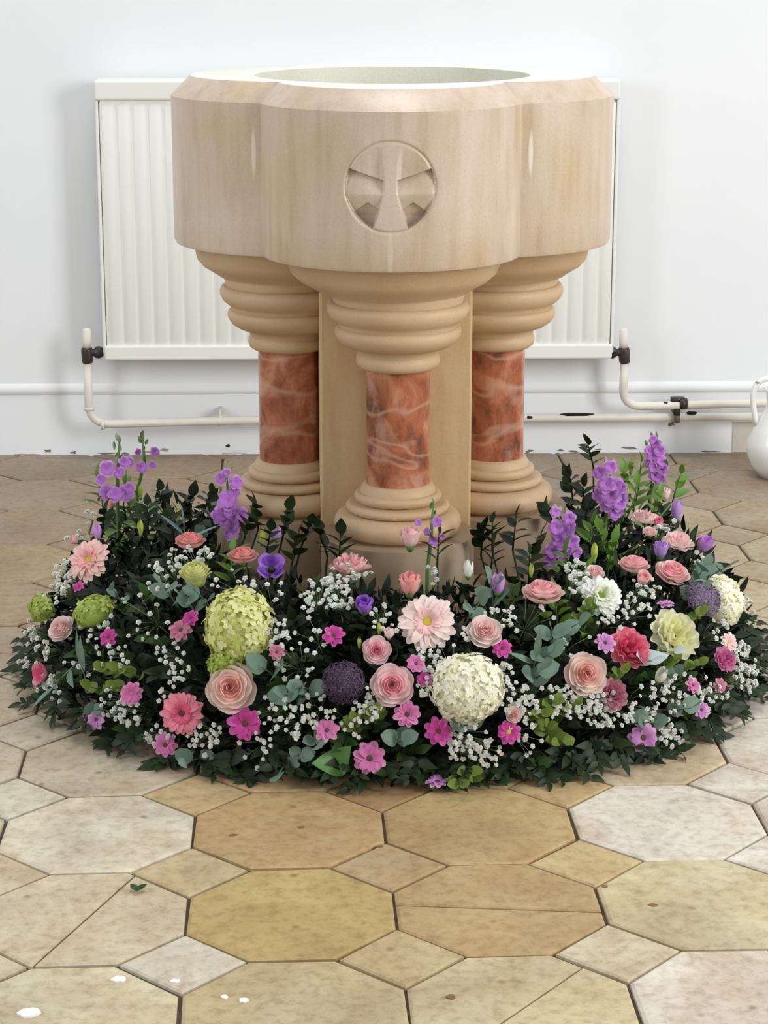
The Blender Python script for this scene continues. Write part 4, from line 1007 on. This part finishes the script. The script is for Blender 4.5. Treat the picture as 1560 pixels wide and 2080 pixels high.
# fresh green foliage
for px, py, Y in [(1225, 1100, None), (1270, 980, 3.8), (1300, 960, 3.85), (1290, 1010, 3.78), (1330, 1030, 3.78), (1375, 985, 3.85), (1240, 1130, None), (1200, 1090, None), (450, 1100, None), (470, 1150, None), (1150, 1150, None), (1180, 1180, None), (1130, 1240, None), (260, 1010, 3.75), (1190, 1265, None), (205, 1000, 3.75), (1330, 975, 3.86)]:
    leafsprig('fresh_leaf_sprig', 'fresh bright green leaf sprig', px, py, 7, .07, .042, g_bright, (1, .22, .3, .2), tilt=(0, -.1, .8), face=.3, Y=Y, k=.96, group='fresh green leaf sprigs', key='fre')
for px, py in [(220, 1360), (245, 1395), (205, 1400), (265, 1365), (1350, 1350), (1395, 1355), (1180, 1245), (1400, 1255), (1425, 1235), (945, 1560), (965, 1575), (930, 1590), (1110, 1480), (1150, 1440), (1085, 1450), (1250, 1370), (720, 1470), (760, 1450), (1130, 1500), (1110, 1425), (490, 1360)]:
    leafsprig('lime_leaf_sprig', 'olive green rounded leaf sprig', px, py, 6, .055, .026, P('olive_leaf', (122, 142, 62), spec=.3), (1, .38, .2, .2), tilt=(0, 0, .3), face=.7, k=1.0, roundl=True, group='olive green rounded leaf sprigs', key='lim')
# eucalyptus and other grey leaves
for px, py, n_, ll in [(545, 1360, 3, .05), (592, 1412, 4, .040), (622, 1395, 3, .036), (575, 1555, 2, .038), (640, 1500, 4, .034), (610, 1530, 4, .032), (1120, 1290, 4, .044), (1155, 1275, 3, .040), (1085, 1370, 4, .044), (1105, 1330, 4, .040), (1350, 1375, 3, .034), (945, 1468, 3, .036),
                       (345, 1205, 4, .040), (385, 1225, 4, .036), (410, 1210, 3, .034), (1418, 1170, 5, .040), (1400, 1200, 4, .034), (395, 1540, 3, .034), (1000, 1205, 4, .038), (960, 1240, 3, .034), (810, 1500, 4, .034), (1375, 1440, 4, .036), (240, 1210, 3, .032), (1455, 1160, 3, .034), (455, 1045, 4, .040), (415, 1075, 3, .038), (1300, 1465, 3, .034), (215, 1440, 3, .034)]:
    leafsprig('eucalyptus_sprig', 'grey green eucalyptus sprig', px, py, n_, .07, ll, g_euc, (1, .42, .18, .12), tilt=(0, -.2, .25), face=.8, k=1.02, roundl=True, group='grey green eucalyptus sprigs', key='euc')
leafsprig('silver_leaf_sprig', 'pale silver leaf sprig', 1302, 1342, 4, .05, .05, mat_plain('silver_leaf', (176, 190, 190), .55, .1, 20), (1, .3, .2, .2), tilt=(.4, -.3, .2), face=.9, k=1.04, key='silv')
leafsprig('silver_leaf_sprig', 'pale silver leaf sprig', 1345, 1320, 3, .05, .04, MATS['silver_leaf'], (1, .3, .2, .2), tilt=(.8, -.3, .3), face=.9, k=1.03, key='silv')
for px, py, tl in [(130, 1370, (-.2, 0, -.6)), (172, 1372, (.1, 0, 1)), (1085, 1350, (-.2, -.3, 1)), (375, 1090, (0, 0, 1))]:
    leafsprig('blade_leaf_sprig', 'long blue grey bladed leaf sprig', px, py, 3, .05, .075, g_blue if px == 375 else g_euc, (1, .10, .1, .2), tilt=tl, face=.6, k=1.0, key='bl%d' % (px == 375))
# big bright leaf pair at the front
p = hit(672, 1545, 1.02)
t = thing('green_leaf_pair', 'pair of broad bright green leaves low at the front left of the pink daisy', 'leaf', loc=p)
m_big = mat_plain('broad_green_leaf', (96, 140, 74), .45, .15, 25, spec=.4)
me = mesh('leaf', *leaf(1, .34, .15, .3, nv=8), m_big)
for tgt, s_ in (((640, 1545), .060), ((718, 1508), .060)):
    q = (atY(*tgt, p.y-.02)-atY(690, 1550, p.y)).normalized(); y_ = Vector((0, -.75, .6)).cross(q).normalized(); z_ = q.cross(y_)
    link('leaf', me, t, mat4=Matrix.Translation(atY(684, 1552, p.y)-p-q*.02) @ Matrix((q, y_, z_)).transposed().to_4x4() @ Matrix.Scale(s_, 4))
mb = MB(); mb.tube([(.01, 0, 0), (0, .04, .01), (0, .09, .03)], .0018, 5); mb.build('stem', g_stem, t)

# ------------------------------------------------------------ gypsophila
m_gyp = mat_plain('gypsophila_white', (240, 240, 232), .7, .08, 200, trans=.2)
def gblob():
    mb = MB(); rg = random.Random(rnd.random())
    for k in range(3):
        for i in range(5):
            a = 2*pi*i/5+k*.5+rg.uniform(-.2, .2); e = .15+.45*k
            mb.xf(Matrix.Rotation(a, 4, 'Z') @ Matrix.Rotation(-e, 4, 'Y'), *ray_petal(1-.12*k, .42, 0, .15, .1, .1, 2, 2))
    return mb.v, mb.f
GB = [gblob() for _ in range(3)]
def gyp(px, py, rpx, n_, what='white gypsophila sprig', Y=None, rb=5.6):
    n_ = int(n_*1.35)
    p = atY(px, py, Y) if Y else hit(px, py, 1.02)
    if not Y and mound(p)[0] > 1.6: p = p+(mound(p)[1]-p)*(1-1.1/mound(p)[0]**(1/EX))
    nrm = normal(p); root = p-nrm*.06; root.z = max(root.z, .008)
    t = thing('gypsophila_sprig', autolabel(what, px, py), 'flower', loc=root, group='white gypsophila sprigs')
    st_ = MB(); bl = MB(); s_ = mpp(p); fork = (p-root)*.45
    st_.tube([(0, 0, 0), fork*.5, fork], .0009, 4)
    for i in range(n_):
        a = rnd.random()*6.28; r = rpx*sqrt(rnd.random())
        q = hit(px+r*cos(a), py+r*sin(a), 1.02+rnd.uniform(0, .05)) if not Y else atY(px+r*cos(a), py+r*sin(a), Y+rnd.uniform(-.02, .02))
        if (q-p).length > rpx*s_*1.6: q = p+(q-p).normalized()*rpx*s_
        q = q+nrm*.004; q.z = max(q.z, .012)
        l = q-root; st_.tube([fork, fork.lerp(l, .5)+Vector((rnd.uniform(-.004, .004), 0, .003)), l], .00045, 3)
        v_, f_ = rnd.choice(GB); z = (nrm+(cO-p).normalized()*.6+Vector((rnd.uniform(-.5, .5),)*3)).normalized()
        bl.xf(frame(l, z, rnd.random()*6, rb*s_*rnd.uniform(.75, 1.15)), v_, f_)
    st_.build('stems', mat_plain('gypsophila_stem', (120, 140, 98), .7, .2), t)
    o = bl.build('blossoms', m_gyp, t); o['kind'] = 'stuff'
for a in [(275, 1020, 55, 9), (215, 1040, 40, 8), (165, 1090, 30, 5), (125, 1195, 38, 24), (145, 1160, 30, 14), (200, 1265, 40, 14), (70, 1290, 30, 22), (90, 1320, 34, 14), (105, 1390, 32, 14), (118, 1420, 30, 12), (350, 1330, 30, 12), (365, 1370, 28, 10), (330, 1490, 34, 14), (420, 1500, 38, 20), (345, 1420, 24, 9),
          (560, 1285, 34, 22), (600, 1350, 44, 12), (560, 1450, 40, 14), (600, 1470, 40, 18), (640, 1440, 36, 14), (520, 1520, 40, 10), (640, 1215, 34, 24), (675, 1185, 30, 22), (690, 1220, 30, 22), (705, 1115, 22, 16), (720, 1170, 34, 16), (790, 1160, 34, 20), (805, 1140, 24, 12), (755, 1425, 34, 18), (740, 1440, 30, 14),
          (1010, 1370, 30, 20), (1040, 1415, 36, 28), (1070, 1440, 34, 22), (950, 1500, 42, 34), (985, 1530, 32, 22), (930, 1510, 36, 18), (1215, 1430, 46, 34), (1245, 1440, 40, 26), (1190, 1410, 40, 16), (1180, 1195, 34, 26), (1170, 1165, 24, 14), (862, 1350, 34, 20), (870, 1395, 24, 12), (640, 1290, 40, 8),
          (1290, 1240, 34, 14), (1310, 1195, 34, 14), (1380, 1410, 44, 22), (1345, 1410, 34, 14), (1440, 1410, 38, 24), (1500, 1330, 34, 26), (1520, 1365, 28, 22), (1500, 1380, 34, 16), (1360, 1495, 24, 18), (1345, 1480, 22, 12), (1240, 1260, 34, 10), (1350, 1075, 26, 8), (1415, 1140, 26, 8), (1010, 1255, 34, 14),
          (960, 1285, 22, 12), (400, 1135, 34, 16), (345, 1150, 34, 14), (330, 1180, 40, 10), (1165, 1085, 22, 16), (780, 1265, 34, 12), (1120, 1415, 44, 20), (1150, 1430, 40, 20), (1510, 1230, 22, 8), (240, 1430, 34, 20), (268, 1450, 26, 14), (245, 1330, 26, 10), (300, 1250, 60, 9), (880, 1170, 40, 7), (1075, 1260, 50, 7),
          (1460, 1290, 34, 12), (1060, 1500, 40, 9), (700, 1470, 44, 8), (480, 1180, 50, 8), (920, 1340, 40, 10), (60, 1350, 20, 10), (1300, 1430, 40, 10), (545, 1200, 40, 7), (1160, 1320, 50, 6), (180, 1340, 50, 8)]:
    gyp(*a)

# fallen leaf on the tiles
p = atZ(278, 1809, .002)
t = thing('fallen_leaf', 'small curled green leaf fallen on a tile at the left front', 'leaf', loc=p)
for k, (a, s_) in enumerate(((.4, .016), (2.4, .014), (-1.5, .012))):
    link('leaf', cached(('fall',), lambda: mesh('leaf', *leaf(1, .4, -.3, .4), g_mid)), t, rot=(0, -.15, a), scale=s_)
